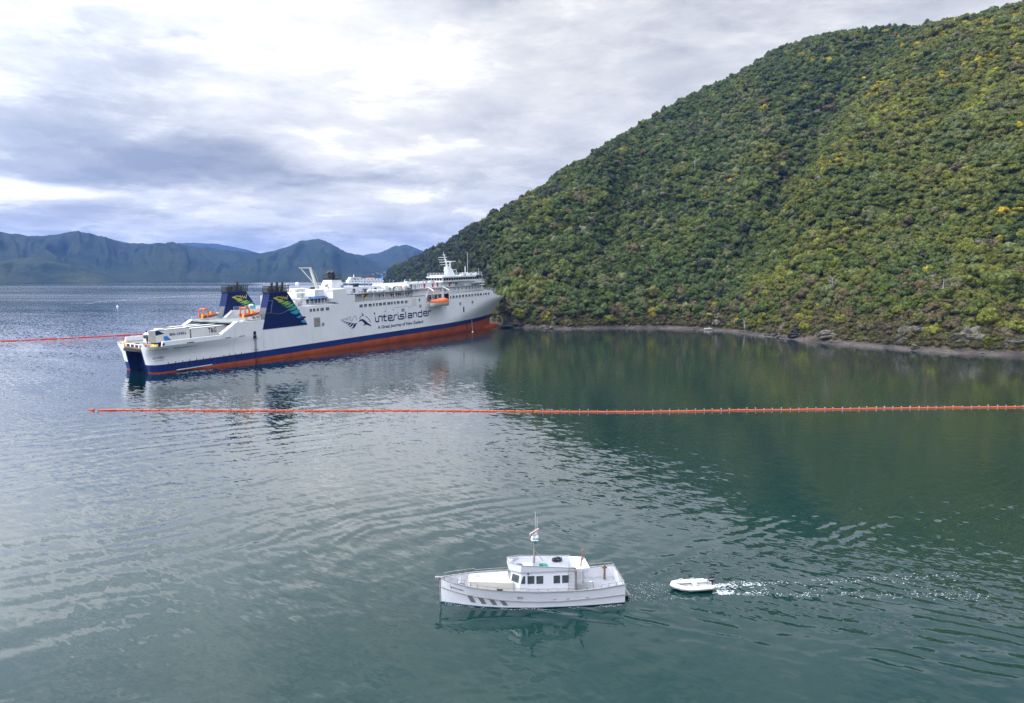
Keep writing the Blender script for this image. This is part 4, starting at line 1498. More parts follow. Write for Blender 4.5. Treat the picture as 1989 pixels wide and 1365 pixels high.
# ---------------- funnels
FCOL = [(0.60, 0.50, 0.02), (0.50, 0.52, 0.02), (0.40, 0.52, 0.03), (0.26, 0.50, 0.05), (0.22, 0.46, 0.06), (0.10, 0.40, 0.14), (0.04, 0.36, 0.36), (0.03, 0.33, 0.42), (0.04, 0.26, 0.55), (0.006, 0.016, 0.07), (0.05, 0.34, 0.60)]  # the near-black navy entry paints a shadow mark, not a leaf
FM_ = [mat('leaf_and_shadow_paint', c, 0.5, 0.08, 0.8) for c in FCOL]
M['fernyellow'] = mat('fern_line_paint', (0.60, 0.52, 0.03), 0.5, 0.08, 0.8)


def funnel(y_out, y_in, npipes, zbase, logo_y):
    body = MB().xz([(30.25, zbase), (47.2, zbase), (39.8, 18.0), (33.4, 18.0)] if zbase < 9 else
                   [(30.25 + .318 * (zbase - 8.1), zbase), (47.2 - .747 * (zbase - 8.1), zbase), (39.8, 18.0), (33.4, 18.0)], y_out, y_in).build('funnel', M['navy'], ferry)
    ya, yb = min(y_out, y_in), max(y_out, y_in)
    # weathered lower part of the aft face
    MB().loft([(31.06, ya + .15, 10.85), (31.06, yb - .15, 10.85), (31.1, yb - .15, 10.85), (31.1, ya + .15, 10.85)],
              [(32.10, ya + .15, 14.0), (32.10, yb - .15, 14.0), (32.2, yb - .15, 14.0), (32.2, ya + .15, 14.0)]).build('aft_grille', M['louvre'], body)
    for f, p in zip(FM_, FERN):
        decal(p, logo_y, f, 'leaf_and_shadow_mark', body)
    q = MB()
    for p in FERNLINE:
        q.ribbon(p, 0.2, logo_y)
    q.build('fern_outline', M['fernyellow'], body)
    cage = MB()
    for z in np.linspace(18.15, 19.75, 5):
        cage.box(33.0 + .2 * (z - 18), 40.3 + .2 * (z - 18), ya - .15, ya - .02, z - .11, z + .11)
        cage.box(33.0 + .2 * (z - 18), 40.3 + .2 * (z - 18), yb + .02, yb + .15, z - .11, z + .11)
        cage.box(33.0 + .2 * (z - 18), 33.15 + .2 * (z - 18), ya, yb, z - .11, z + .11)
        cage.box(40.15 + .2 * (z - 18), 40.3 + .2 * (z - 18), ya, yb, z - .11, z + .11)
    for x in (33.2, 35.6, 38.0, 40.2):
        for y in (ya - .05, yb + .05):
            cage.tube((x, y, 17.9), (x + .35, y, 19.8), .06, 4)
    cage.build('funnel_cage', M['black'], body)
    for x in {3: (35.0, 36.9, 38.9), 1: (37.4,)}[npipes]:
        MB().tube((x, (ya + yb) / 2, 17.8), (x + .5, (ya + yb) / 2, 20.75), .36, 10).build('exhaust_pipe', M['pipe'], body)
    for x in (34.4, 36.0, 38.2, 39.6):
        MB().tube((x, (ya + yb) / 2 + .5, 17.8), (x + .1, (ya + yb) / 2 + .5, 19.2), .25, 8).build('exhaust_pipe', M['black'], body)
    return body


fs = funnel(-B - 0.06, -B + 2.5, 3, 8.1, -B - 0.10)
funnel(B + 0.06, B - 2.5, 1, 10.8, B - 2.56)
wire = MB()
prev = None
for k in range(13):
    f = k / 12
    p = (33.3 + 8.3 * f, -B - .15, 12.55 - 1.1 * math.sin(math.pi * f) + 1.4 * f)
    if prev:
        wire.tube(prev, p, .04, 4)
    prev = p
wire.tube((31.7, -B - .15, 12.5), (33.3, -B - .15, 12.55), .04, 4).tube((33.3, -B - .15, 12.55), (34.2, -B - .15, 15.9), .05, 4).tube((34.2, -B - .15, 15.9), (32.7, -B - .15, 15.9), .05, 4)
wire.build('mooring_wire', M['grey'], fs)
# white casing inboard of the port funnel, with stair and rail
cs = MB().xz([(31.4, 10.8), (46.5, 10.8), (46.0, 12.75), (33.8, 12.75)], 5.6, B - .1).build('port_casing', M['white'], ferry)
railing([(33.9, 5.7, 12.75), (46, 5.7, 12.75)], parent=cs)
stair = MB()
stair.tube((30.4, 5.4, 10.8), (33.6, 5.4, 12.9), .09, 4).tube((30.4, 6.3, 10.8), (33.6, 6.3, 12.9), .09, 4)
for k in range(9):
    f = k / 9
    stair.box(30.4 + 3.2 * f, 30.8 + 3.2 * f, 5.4, 6.3, 10.85 + 2.1 * f, 10.92 + 2.1 * f)
stair.build('stair', M['white2'], cs)
railing([(22.2, -B + .3, 10.8), (30.0, -B + .3, 10.8)], parent=ferry)
railing([(22.2, 8.9, 10.8), (30.0, 8.9, 10.8)], parent=ferry)
MB().box(31.5, 35.5, -7.0, -4.2, 10.8, 11.5).box(36, 39, -6.5, -3, 10.8, 12.2).build('deck_machinery', M['dark'], ferry)
MB().box(33.0, 34.2, -7.2, -6.2, 11.5, 12.0).box(40, 41.5, -4, -2, 10.8, 12.0).build('winch', M['redpaint'], ferry)

# ---------------- aft accommodation behind the starboard funnel
MB().box(47.8, 62.0, -6.6, 6.6, 13.5, 15.45).build('aft_house', M['white'], ferry)
MB().box(47.2, 62.3, -7.2, 7.2, 15.45, 15.85).build('aft_house_roof', M['white'], ferry)
MB().loft([(50.5, -8.6, 15.35), (57.3, -8.6, 15.35), (57.3, -7.1, 15.6), (50.5, -7.1, 15.6)], [(50.5, -8.6, 15.5), (57.3, -8.6, 15.5), (57.3, -7.1, 16.05), (50.5, -7.1, 16.05)]).build('awning', M['awning'], ferry)
for x0, x1 in [(50.0, 51.3), (51.7, 53.0), (53.4, 54.6), (55.0, 56.0), (56.5, 57.6), (58.0, 59.0), (59.4, 60.4)]:
    window(x0, x1, 14.0, 15.25, -6.62, ferry, 1)
MB().box(44.6, 45.6, -7.5, -6.5, 13.5, 15.2).build('deck_locker', M['white2'], ferry)
railing([(43.2, -B + .15, 13.5), (58.2, -B + .15, 13.5)], parent=ferry, step=1.2, h=1.3)
railing([(47.6, -7.0, 15.85), (58.2, -7.0, 15.85)], parent=ferry, step=1.5)
MB().box(53.3, 57.2, -7.1, -3.2, 15.85, 18.05).build('crane_pedestal_house', M['white'], ferry)
MB().box(47.9, 51.5, -5.0, 3.0, 15.85, 17.3).build('roof_house', M['white'], ferry)
MB().box(49.5, 53.0, -2, 4, 15.85, 17.0).box(43.2, 46.5, -3, 5, 13.5, 16.6).build('roof_house', M['white2'], ferry)
for k in range(6):
    MB().tube((46.2 + .5 * k, -7.6 + .3 * k, 13.5), (46.2 + .5 * k, -7.6 + .3 * k, 14.9), .28, 8).build('deck_furniture', (M['grey'], M['redpaint'], M['white'], M['grey'])[k % 4], ferry)
dm = MB().tube((59.0, 5.7, 15.85), (59.0, 5.7, 18.9), .12, 6).build('dome_post', M['white'], ferry)
MB().ball((59.0, 5.7, 19.5), .62, n=14, m=10).build('satellite_dome', M['white'], dm)
for (x, y, z0, z1) in [(50, 3, 15.8, 19.8), (53, 4, 15.8, 20.0), (55.5, 5.5, 15.8, 18.9), (48, 2, 15.8, 19.0), (46, 4.5, 15.8, 18.6)]:
    MB().tube((x, y, z0), (x, y, z1), .07, 5).build('whip_aerial', M['white'], ferry)
cr = MB().tube((62.6, .7, 15.9), (62.3, .7, 18.2), .55, 10).build('provision_crane', M['white2'], ferry)
MB().loft([(62.9, .3, 17.6), (62.2, .3, 17.6), (62.2, 1.1, 17.6), (62.9, 1.1, 17.6)], [(60.1, .4, 24.6), (59.6, .4, 24.6), (59.6, 1.0, 24.6), (60.1, 1.0, 24.6)]).build('crane_jib', M['white2'], cr)
MB().loft([(60.2, .5, 24.75), (60.2, .9, 24.75), (60.2, .9, 24.35), (60.2, .5, 24.35)], [(55.2, .55, 24.78), (55.2, .85, 24.78), (55.2, .85, 24.5), (55.2, .55, 24.5)]).build('crane_outer_arm', M['white2'], cr)
MB().tube((61.5, .7, 19.5), (56.0, .7, 24.3), .14, 6).build('crane_ram', M['white2'], cr)
hose = MB()
hose.path([(60.4, .2, 24.3), (61.5, .2, 22.9), (62.6, .2, 20.4), (62.7, .2, 19.2)], .07, 5)
for k in range(4):
    hose.tube((60.9 + .5 * k, .2, 23.6 - 1.2 * k), (60.4 + .5 * k, .5, 23.2 - 1.2 * k), .06, 4)
hose.build('crane_ladder', M['grey'], cr)

# starboard and port casing blocks amidships
for sg in (-1, 1):
    y0, y1 = sg * B, sg * (B - 3.2)
    MB().xz([(61.2, 13.5), (68.6, 13.5), (68.6, 15.95), (64.7, 15.95), (64.7, 18.0), (58.35, 18.0), (58.6, 17.0), (58.4, 15.2), (59.3, 14.1)], y0, y1).build('side_casing', M['hull_white'], ferry)
    MB().box(64.7, 104.5, sg * B, sg * 4.0, 15.96, 16.2).build('boat_deck', M['pale_deck'], ferry)
MB().box(58.35, 64.7, -B + 3.2, B - 3.2, 13.5, 17.0).build('midship_house', M['white'], ferry)
wf = MB()
wf.loft([(65.2, -2.2, 16.2), (73.6, -2.2, 16.2), (73.6, 3.2, 16.2), (65.2, 3.2, 16.2)], [(67.4, -1.2, 20.6), (71.5, -1.2, 20.6), (71.5, 2.4, 20.6), (67.4, 2.4, 20.6)])
wf = wf.build('white_funnel', M['white'], ferry)
bt = MB().loft([(67.3, -1.3, 20.6), (71.6, -1.3, 20.6), (71.6, 2.5, 20.6), (67.3, 2.5, 20.6)], [(67.3, -1.2, 20.95), (71.5, -1.2, 20.95), (71.5, 2.4, 20.95), (67.3, 2.4, 20.95)])
for z in np.linspace(21.1, 22.45, 4):
    bt.box(67.0, 71.7, -1.5, -1.35, z - .08, z + .08).box(67.0, 71.7, 2.5, 2.65, z - .08, z + .08).box(67.0, 67.15, -1.4, 2.6, z - .08, z + .08)
bt.build('black_funnel_top', M['black'], wf)
for x in (68.4, 70.1):
    MB().path([(x, .6, 20.8), (x, .6, 22.5), (x - .7, .6, 23.2)], .55, 8).build('exhaust_pipe', M['pipe'], wf)
MB().box(66.2, 66.6, -.4, 1.0, 18.2, 19.3).build('funnel_vent', M['grey'], wf)

# promenade with its inner wall, windows and posts
MB().box(68.6, 106.6, -7.0, 7.0, 13.55, 15.96).build('promenade_wall', M['white'], ferry)
for x0, x1 in [(69.6, 71.0), (83.5, 84.1), (85.6, 86.2), (90.1, 90.9), (91.2, 91.9), (92.7, 93.5), (94.0, 94.7), (95.0, 95.8), (96.8, 97.3), (98.5, 99.3), (100.2, 100.7)]:
    window(x0, x1, 14.15, 15.2, -7.02, ferry, 1)
for x in np.arange(72.5, 106, 5.6):
    MB().tube((x, -B + .15, 13.55), (x, -B + .15, 15.96), .09, 6).build('deck_post', M['white'], ferry)
MB().loft([(73.3, -8.8, 13.55), (73.8, -8.8, 13.55), (73.8, -7.9, 13.55), (73.3, -7.9, 13.55)], [(75.9, -8.8, 15.9), (76.4, -8.8, 15.9), (76.4, -7.9, 15.9), (75.9, -7.9, 15.9)]).build('promenade_stair', M['yellow'], ferry)
railing([(69.2, -B + .1, 13.55), (106.6, -B + .1, 13.55)], parent=ferry, step=1.4, r=.045)
for x in (88.6, 96.2):
    MB().tube((x, -B + .0, 14.2), (x, -B + .16, 14.2), .4, 10).build('lifebuoy', M['orange'], ferry)
# boat deck fittings
MB().xz([(66.0, 16.2), (87.0, 16.2), (86.0, 17.9), (66.0, 18.0)], -6.4, 6.4).build('boat_deck_house', M['white'], ferry)
MB().loft([(66.2, -6.2, 18.0), (85.8, -6.2, 17.92), (85.8, 6.2, 17.92), (66.2, 6.2, 18.0)], [(66.2, -6.2, 18.06), (85.8, -6.2, 17.98), (85.8, 6.2, 17.98), (66.2, 6.2, 18.06)]).build('deck_house_roof', M['pale_deck'], ferry)
MB().box(99.2, 138, -8.0, 8.0, 18.255, 18.30).build('bridge_deck_roof', M['pale_deck'], ferry)
railing([(64.8, -B + .1, 16.2), (104.4, -B + .1, 16.2)], parent=ferry, step=1.6)
for x in (71.7, 82.6):
    MB().tube((x, -6.6, 17.0), (x, -6.2, 17.0), .62, 14).build('fan_vent', M['dark'], ferry)
for x in (77.0, 79.5, 82.0, 84.3):
    MB().tube((x - .8, -8.4, 16.75), (x + .8, -8.4, 16.75), .42, 10).build('liferaft_canister', M['white'], ferry)
MB().xz([(88.6, 16.2), (92.6, 16.2), (92.6, 18.0), (91.8, 18.0)], -7.6, -5.5).build('stair_house', M['white2'], ferry)
MB().box(86.8, 88.8, -7.4, -4, 16.2, 18.2).build('vent_house', M['white'], ferry)
for k in range(7):
    x = 93.3 + .95 * k
    MB().box(x, x + .55, -7.8, -7.0, 16.2, 17.3 + .25 * (k % 3)).build('deck_gear', (M['white2'], M['grey'], M['orange'], M['white'])[k % 4], ferry)
railing([(92.6, -8.2, 16.2), (99.5, -8.2, 16.2)], parent=ferry, step=.8, h=1.7)

# pale grey deck coverings on the roofs, and the clutter that stands on them
for x0, x1, yw, z in ((47.4, 62.1, 7.0, 15.86), (58.5, 64.6, 6.2, 17.01), (101.2, 148.8, 8.3, 16.46), (119.0, 147.8, 9.2, 20.36), (43.1, 47.0, 9.2, 13.51), (62.3, 66.0, 6.2, 16.21)):
    MB().box(x0, x1, -yw, -2.7 if z > 20 else yw, z, z + .05).build('deck_covering', M['pale_deck'], ferry)
gr = random.Random(21)
for k in range(70):
    x0, x1, z, ya, yb = gr.choice([(44, 47, 13.56, -8, 0), (48, 58, 15.9, -6.5, 4), (59, 64, 17.06, -6, 4), (67, 85, 18.06, -6, 5), (70, 98, 16.2, -8.8, -6.6), (93, 98, 16.2, -7, 4), (100, 118, 18.3, -7.8, 4), (66, 104, 16.2, -9.0, -7.6)])
    x, y = gr.uniform(x0, x1), gr.uniform(ya, yb)
    a, c, h = gr.uniform(.3, 1.1), gr.uniform(.3, .8), gr.uniform(.4, 1.3)
    q = MB()
    if k % 3 == 0:
        q.tube((x, y, z), (x, y, z + h * 1.3), .22, 8).box(x - .3, x + .3, y - .3, y + .3, z + h * 1.3, z + h * 1.3 + .25)
    elif k % 3 == 1:
        q.box(x - a, x + a, y - c, y + c, z, z + h).box(x - a * 1.05, x + a * 1.05, y - c * 1.05, y + c * 1.05, z + h, z + h + .08)
    else:
        q.path([(x, y, z), (x, y, z + h), (x + .5, y, z + h + .2)], .14, 6)
    q.build('deck_gear', M[gr.choice(['white', 'grey', 'pale_deck', 'white2', 'grey', 'dark'])], ferry)
# lifeboat recess
MB().box(106.7, 122.9, -6.0, 6.0, 11.0, 13.8).build('recess_wall', M['grey'], ferry)
for x0 in (108.2, 111.4, 114.6, 117.8):
    window(x0, x0 + 1.4, 11.9, 12.9, -6.02, ferry, 1)
MB().box(106.7, 123.0, -8.9, 8.9, 13.8, 14.0).build('recess_roof', M['white'], ferry)
for x in (109.0, 112.5, 116.5, 120.5):
    MB().tube((x, -8.9, 11.0), (x, -8.7, 13.8), .16, 6).build('recess_post', M['white'], ferry)
railing([(107, -8.7, 14.0), (122.6, -8.7, 14.0)], parent=ferry, step=1.5)
railing([(123, -B + .3, 13.83), (156, -9.0, 13.83)], parent=ferry, step=1.7)
railing([(156.2, -9.0, 12.3), (161.5, -8.2, 12.0)], parent=ferry, step=1.3, h=2.2)

# tier two, tier three, bridge
MB().xz([(101.0, 13.85), (152.0, 13.85), (149.6, 16.28), (101.0, 16.28)], -8.5, 8.5).build('officer_deck', M['white'], ferry)
MB().xz([(98.8, 16.28), (151.2, 16.28), (151.2, 16.45), (98.8, 16.45)], -9.2, 9.2).build('upper_deck_slab', M['white'], ferry)
MB().xz([(99.0, 16.45), (147.0, 16.45), (146.0, 18.25), (99.0, 18.25)], -8.2, 8.2).build('bridge_deck_house', M['white'], ferry)
for k in range(7):
    x = 99.8 + 1.15 * k
    MB().box(x, x + .16, -8.3, -8.2, 16.5, 18.2).build('wall_rib', M['grey'], ferry)
for x in (128.8, 131.3, 133.9, 137.1, 139.5, 142.0, 144.6, 146.4, 148.3):
    window(x, x + (.45 if x < 146 else .6), 14.95, 15.75, -8.5, ferry, 1)
for x0, x1 in ((118.5, 118.9), (119.9, 120.5), (121.5, 122.2)):
    window(x0, x1, 14.8, 15.5, -8.5, ferry, 1)
for x, dzz in ((108.1, 0), (113.5, .1), (116.7, 0), (125.1, .2)):
    MB().box(x, x + .95, -8.45, -8.2, 17.2, 18.1 - dzz).box(x + .2, x + .8, -8.4, -8.2, 16.6, 17.1).build('fire_locker', M['redpaint'], ferry)
for x0, x1 in ((126.5, 127.2), (128.0, 128.7), (129.4, 130.0)):
    window(x0, x1, 17.55, 18.1, -8.2, ferry, 1)
MB().box(129.5, 134.7, -9.1, -8.3, 16.5, 17.0).box(129.8, 130.8, -9.0, -8.3, 17.0, 17.8).build('deck_machinery', M['grey'], ferry)
# bridge: two blocks, the starboard one running further aft
MB().xz([(119.2, 18.25), (147.6, 18.25), (148.2, 18.75), (147.5, 18.8), (119.2, 18.8)], -9.3, -2.5).xz([(138.2, 18.25), (147.6, 18.25), (148.2, 18.75), (147.5, 18.8), (138.2, 18.8)], -2.49, 9.3).build('bridge_sill', M['white'], ferry)
MB().box(119.6, 147.2, -9.1, -2.6, 18.8, 19.9).box(138.5, 147.2, -2.59, 9.1, 18.8, 19.9).build('wheelhouse', M['white'], ferry)
for k in range(15):
    x0 = 120.1 + k * 1.76
    window(x0, x0 + 1.45, 18.85, 19.75, -9.12, ferry, 1)
for k in range(5):
    y = -8.7 + k * 1.25
    f = MB().box(119.5, 119.62, y - .06, y, 18.85, 19.75).box(119.5, 119.62, y + 1.0, y + 1.06, 18.85, 19.75).box(119.5, 119.62, y, y + 1.0, 18.79, 18.85).box(119.5, 119.62, y, y + 1.0, 19.75, 19.81).build('window', M['white'], ferry)
    MB().box(119.54, 119.6, y, y + 1.0, 18.85, 19.75).build('pane', M['glass'], f)
MB().box(118.6, 148.4, -9.7, -2.2, 19.9, 20.35).box(137.8, 148.4, -2.19, 9.7, 19.9, 20.35).build('bridge_roof', M['white'], ferry)
railing([(119.0, -9.5, 20.35), (148.0, -9.5, 20.35)], parent=ferry, step=1.3, h=1.35, r=.05)
railing([(119.0, -9.5, 20.35), (119.0, -2.6, 20.35)], parent=ferry, step=1.3, h=1.35, r=.05)
MB().box(143.3, 147.2, -9.95, -9.7, 19.65, 20.4).build('navy_name_board', M['ink'], ferry)
wing = MB().box(140.8, 149.0, -10.6, -8.4, 17.35, 17.55).box(141.0, 146.2, -10.6, -10.45, 17.55, 18.3).build('bridge_wing', M['white'], ferry)
for a_, c_ in (((138.4, -10.4, 17.3), (135.9, -9.6, 16.6)), ((141.2, -10.4, 17.35), (138.6, -9.4, 16.6)), ((146.8, -10.4, 18.3), (147.2, -9.6, 19.8)), ((148.8, -10.4, 17.5), (147.4, -9.6, 19.8))):
    MB().tube(a_, c_, .12, 5).build('wing_brace', M['grey'], wing)
railing([(146.2, -10.5, 17.55), (149.0, -10.5, 17.55)], parent=ferry, step=1.2)
mast = MB().loft([(136.9, -.5, 20.3), (141.9, -.5, 20.3), (141.9, 1.9, 20.3), (136.9, 1.9, 20.3)], [(136.2, .1, 24.0), (139.4, .1, 24.0), (139.4, 1.3, 24.0), (136.2, 1.3, 24.0)]).build('mast', M['white'], ferry)
MB().tube((137.6, .7, 24.0), (135.4, .7, 29.0), .34, 8, .18).tube((135.4, .7, 29.0), (135.1, .7, 30.0), .07, 5).build('topmast', M['white'], mast)
for z, dx0, dx1, r_ in ((27.75, -4.6, 1.6, .10), (26.75, -4.9, 1.2, .10), (25.85, -4.6, 4.8, .13), (24.8, -4.6, 1.8, .10), (28.7, -1.2, 1.2, .08)):
    xm = 137.6 - 2.2 * (z - 24) / 5.0
    MB().tube((xm + dx0, .7, z), (xm + dx1, .7, z + .05), r_, 5).build('mast_yard', M['white'], mast)
MB().box(138.2, 141.6, -.9, 2.3, 25.95, 26.25).build('radar_scanner', M['white'], mast)
MB().tube((139.8, .7, 23.8), (139.9, .7, 25.9), .45, 8, .3).build('radar_pedestal', M['white'], mast)
MB().box(140.0, 143.4, -.2, 1.6, 22.55, 22.75).tube((141.6, .7, 20.4), (141.4, .7, 22.6), .3, 6).build('mast_platform', M['white'], mast)
for (x, y, h, r_) in [(122.0, -8.5, 2.2, .16), (124.5, -8, 2.2, .07), (126.5, -6, 4.5, .05), (148.0, -1.5, 3.6, .16), (143.5, -5.5, 9.2, .05), (131, -8, 2.2, .07), (146.5, -9.0, 3.0, .05), (129.5, -4, 4.3, .05)]:
    MB().tube((x, y, 20.35), (x, y, 20.35 + h), r_, 6).build('roof_aerial', M['white'], ferry)
MB().ball((122.0, -8.5, 22.7), .42).build('roof_dome', M['white'], ferry)
for k in range(9):
    x = 133.0 + 1.6 * k
    MB().box(x, x + .7, -8.9, -8.3, 20.35, 21.3 + .3 * (k % 2)).build('roof_locker', (M['white'], M['white2'], M['grey'])[k % 3], ferry)

# ---------------- boats carried on board
lb = on_ferry('lifeboat', 'white hulled lifeboat with orange cover hanging from davits on the ferry side', 'lifeboat', (113.3, -11.6, 9.4))
rows = []
for k in range(13):
    f = k / 12
    x = -6.3 + 12.6 * f
    wv = 1.75 * (1 - abs(2 * f - 1) ** 2.6) ** 0.6 + .03
    sh = 1.45 + 0.25 * abs(2 * f - 1) ** 2
    rows.append([(x, wv * math.cos(a), sh * (1 - 0.98 * abs(math.sin(a)) ** 0.7) if True else 0) for a in np.linspace(0, math.pi, 9)])
MB().grid(rows).build('hull', M['white2'], lb, True)
rows = []
for k in range(13):
    f = k / 12
    x = -6.0 + 12.0 * f
    wv = 1.66 * (1 - abs(2 * f - 1) ** 2.8) ** 0.6 + .03
    hgt = 1.2 + .25 * math.sin(math.pi * f) + (.30 if 7 <= k <= 10 else 0) + .10 * random.random()
    rows.append([(x, wv * math.cos(a), 1.4 + hgt * math.sin(a) ** 0.7) for a in np.linspace(0, math.pi, 9)])
MB().grid(rows).build('cover', M['orange'], lb, True)
MB().box(2.4, 4.2, -.8, .8, 2.3, 2.95).build('conning_hatch', M['redpaint'], lb)
MB().tube((-6.35, 0, 1.5), (6.35, 0, 1.5), .12, 6).build('keel_rope', M['dark'], lb)
for x in (107.2, 119.2):
    sl = -1 if x < 110 else 1
    dv = MB()
    dv.loft([(x - .4, -B, 11.3), (x + .4, -B, 11.3), (x + .4, -B + .8, 11.3), (x - .4, -B + .8, 11.3)],
            [(x + 3.4 - .3 - (2.6 if sl > 0 else 0), -9.0, 16.6), (x + 3.4 + .3 - (2.6 if sl > 0 else 0), -9.0, 16.6), (x + 3.4 + .3 - (2.6 if sl > 0 else 0), -8.4, 16.6), (x + 3.4 - .3 - (2.6 if sl > 0 else 0), -8.4, 16.6)])
    dv.tube((x + 3.4 - (2.6 if sl > 0 else 0), -8.8, 16.5), (x + 2.6 - (1.6 if sl > 0 else 0), -11.6, 15.3), .22, 6)
    dv.tube((x + 2.6 - (1.6 if sl > 0 else 0), -11.6, 15.3), (x + 2.6 - (1.6 if sl > 0 else 0), -11.6, 11.8), .05, 4)
    dv.build('davit', M['white'], ferry)
MB().xz([(106.75, 11.05), (107.4, 11.05), (108.6, 13.4), (106.75, 13.4)], -B + .02, -B + .3).build('davit_frame', M['white'], ferry)


def rescue_boat(loc, label, big):
    t = on_ferry('rescue_boat', label, 'rescue boat', loc)
    rows = []
    for k in range(9):
        f = k / 8
        x = -2.9 + 5.9 * f
        wv = 1.05 * (1 - max(0, (f - .45) / .55) ** 2.2) + .02
        rows.append([(x, wv * math.cos(a), .95 + .35 * f * f - .9 * (1 - .35 * f) * math.sin(a) ** .6) for a in np.linspace(0, math.pi, 7)])
    MB().grid(rows).build('hull', M['orange'], t, True)
    tb = MB()
    for sg in (-1, 1):
        pr = None
        for k in range(9):
            f = k / 8
            p = (-2.9 + 5.9 * f, sg * (1.05 * (1 - max(0, (f - .45) / .55) ** 2.2) + .02), .98 + .35 * f * f)
            if pr:
                tb.tube(pr, p, .2, 6)
            pr = p
    tb.build('fender_tube', M['orange'], t)
    MB().path([(-2.6, -.9, 1.0), (-2.6, -.9, 2.5), (-2.1, -.7, 2.9), (-1.0, -.5, 2.7), (-.6, -.4, 1.2)], .2, 6).path([(-2.6, .9, 1.0), (-2.6, .9, 2.5), (-2.1, .7, 2.9)], .2, 6).tube((-2.3, -.8, 2.75), (-2.3, .8, 2.75), .2, 6).build('roll_bar', M['orange'], t)
    MB().box(.2, 1.0, -.45, .45, 1.0, 1.8).box(-2.6, -2.2, -.3, .3, .1, 1.2).build('console', M['yellow'], t)
    return t


rescue_boat((28.0, -7.7, 11.6), 'orange rescue boat on its cradle beside the near navy funnel', True)
rescue_boat((27.5, 8.0, 10.95), 'orange rescue boat on the far side aft of the far navy funnel', False)
rd = MB().path([(29.3, -6.6, 10.8), (28.6, -6.6, 14.8), (29.2, -7.6, 14.9)], .22, 6).tube((27.0, -8.2, 10.8), (26.0, -7.9, 11.8), .12, 5).tube((30.0, -8.2, 10.8), (29.4, -7.7, 11.8), .12, 5).box(25.0, 31.0, -8.3, -6.9, 10.85, 11.05)
rd.build('rescue_boat_davit', M['white'], ferry)
MB().path([(25.6, 6.4, 10.8), (25.4, 6.4, 13.4), (29.0, 7.4, 12.4)], .12, 6).ball((29.6, 7.2, 12.1), .6, .5, .5).build('rescue_boat_davit', M['grey'], ferry)
MB().tube((25.9, -8.4, 10.8), (25.7, -8.3, 12.6), .22, 6).build('yellow_davit_post', M['yellow'], ferry)


# ---------------- trailers and truck on the open vehicle deck
def trailer(x0, x1, y0, y1, z1, label, m=None):
    t = on_ferry('trailer', label, 'trailer', ((x0 + x1) / 2, (y0 + y1) / 2, 6.25))
    L_, W_ = (x1 - x0) / 2, (y1 - y0) / 2
    z0, zt = 1.15, z1 - 6.25
    MB().box(-L_ + .12, L_, -W_, W_, z0, zt).build('box_body', m or M['trailer'], t)
    MB().box(-L_, -L_ + .12, -W_ + .03, W_ - .03, z0, zt - .02).build('rear_doors', M['trailer_grey'], t)
    e = MB()
    for yy in (-W_, W_):
        e.box(-L_ - .02, L_, yy - .05, yy + .05, zt - .02, zt + .07)
    e.build('roof_rail', M['dark'], t)
    MB().box(-L_ + .3, L_ - .4, -.5, .5, .75, z0).build('chassis', M['dark'], t)
    for sx in (-L_ + 1.3, -L_ + 2.6):
        for yy in (-W_ + .1, W_ - .4):
            MB().tube((sx, yy, .5), (sx, yy + .3, .5), .5, 12).build('wheel', M['black'], t)
    b_ = MB().box(-L_ - .04, -L_, -.06, .06, z0 + .1, zt - .2)
    for yy in (-W_ * .6, -W_ * .3, W_ * .3, W_ * .6):
        b_.tube((-L_ - .05, yy, z0 + .1), (-L_ - .05, yy, zt - .15), .03, 4)
    b_.build('lock_rod', M['grey'], t)
    return t, L_, W_, z0, zt


t, L_, W_, z0, zt = trailer(1.1, 10.75, -5.1, -2.55, 10.3, 'white refrigerated trailer with BIG CHILL lettering at the ferry stern')
text_mesh('BIG CHILL', -0.85, 3.9, zt - 1.55, zt - .95, -W_ - .03, 'lettering', M['ink'], t, 0.035)
for p, m in (([(-L_ + .2, zt - .1), (-L_ + 1.1, zt - .1), (-L_ + 2.6, zt - 1.0), (-L_ + 1.4, zt - 1.02), (-L_ + .2, zt - 1.2)], 'ink'),
             ([(-L_ + 2.2, zt - 1.6), (-L_ + 3.2, zt - 1.5), (-L_ + 4.4, zt - 2.7), (-L_ + 2.5, zt - 2.7)], 'skyblue')):
    decal(p, -W_ - .03, M[m], 'painted_swoosh', t)
MB().box(-L_ + 1.2, -L_ + 3.0, -.6, .7, zt, zt + .35).build('roof_unit', M['white'], t)
t, L_, W_, z0, zt = trailer(11.1, 22.9, -5.1, -2.55, 9.95, 'grey-white trailer with T&G monogram ahead of the BIG CHILL trailer')
text_mesh('T&G', -.8, 1.75, zt - 1.5, zt - .25, -W_ - .03, 'lettering', M['dark'], t, 0.02)
trailer(10.4, 22.9, -1.7, .85, 10.1, 'plain white trailer in the middle row behind the T&G trailer')
trailer(12.5, 23.5, 4.0, 6.55, 9.9, 'plain white trailer parked nearest the far side of the vehicle deck')
tk = on_ferry('truck', 'white truck tractor parked beside the BIG CHILL trailer at the stern', 'truck', (4.4, -0.7, 6.25))
MB().xz([(-2.6, .9), (-.3, .9), (-.3, 3.4), (-1.4, 3.55), (-2.5, 2.9)], -1.2, 1.2).build('cab', M['white'], tk)
MB().box(-2.64, -2.5, -1.05, 1.05, 1.95, 2.8).build('windscreen', M['glass'], tk)
MB().box(-2.75, -2.5, -1.2, 1.2, .5, 1.0).build('bumper', M['grey'], tk)
MB().box(-.3, 3.6, -.5, .5, .6, .95).build('chassis', M['dark'], tk)
for sx in (-1.6, 2.0, 3.2):
    for yy in (-1.2, .9):
        MB().tube((sx, yy, .5), (sx, yy + .3, .5), .5, 12).build('wheel', M['black'], tk)

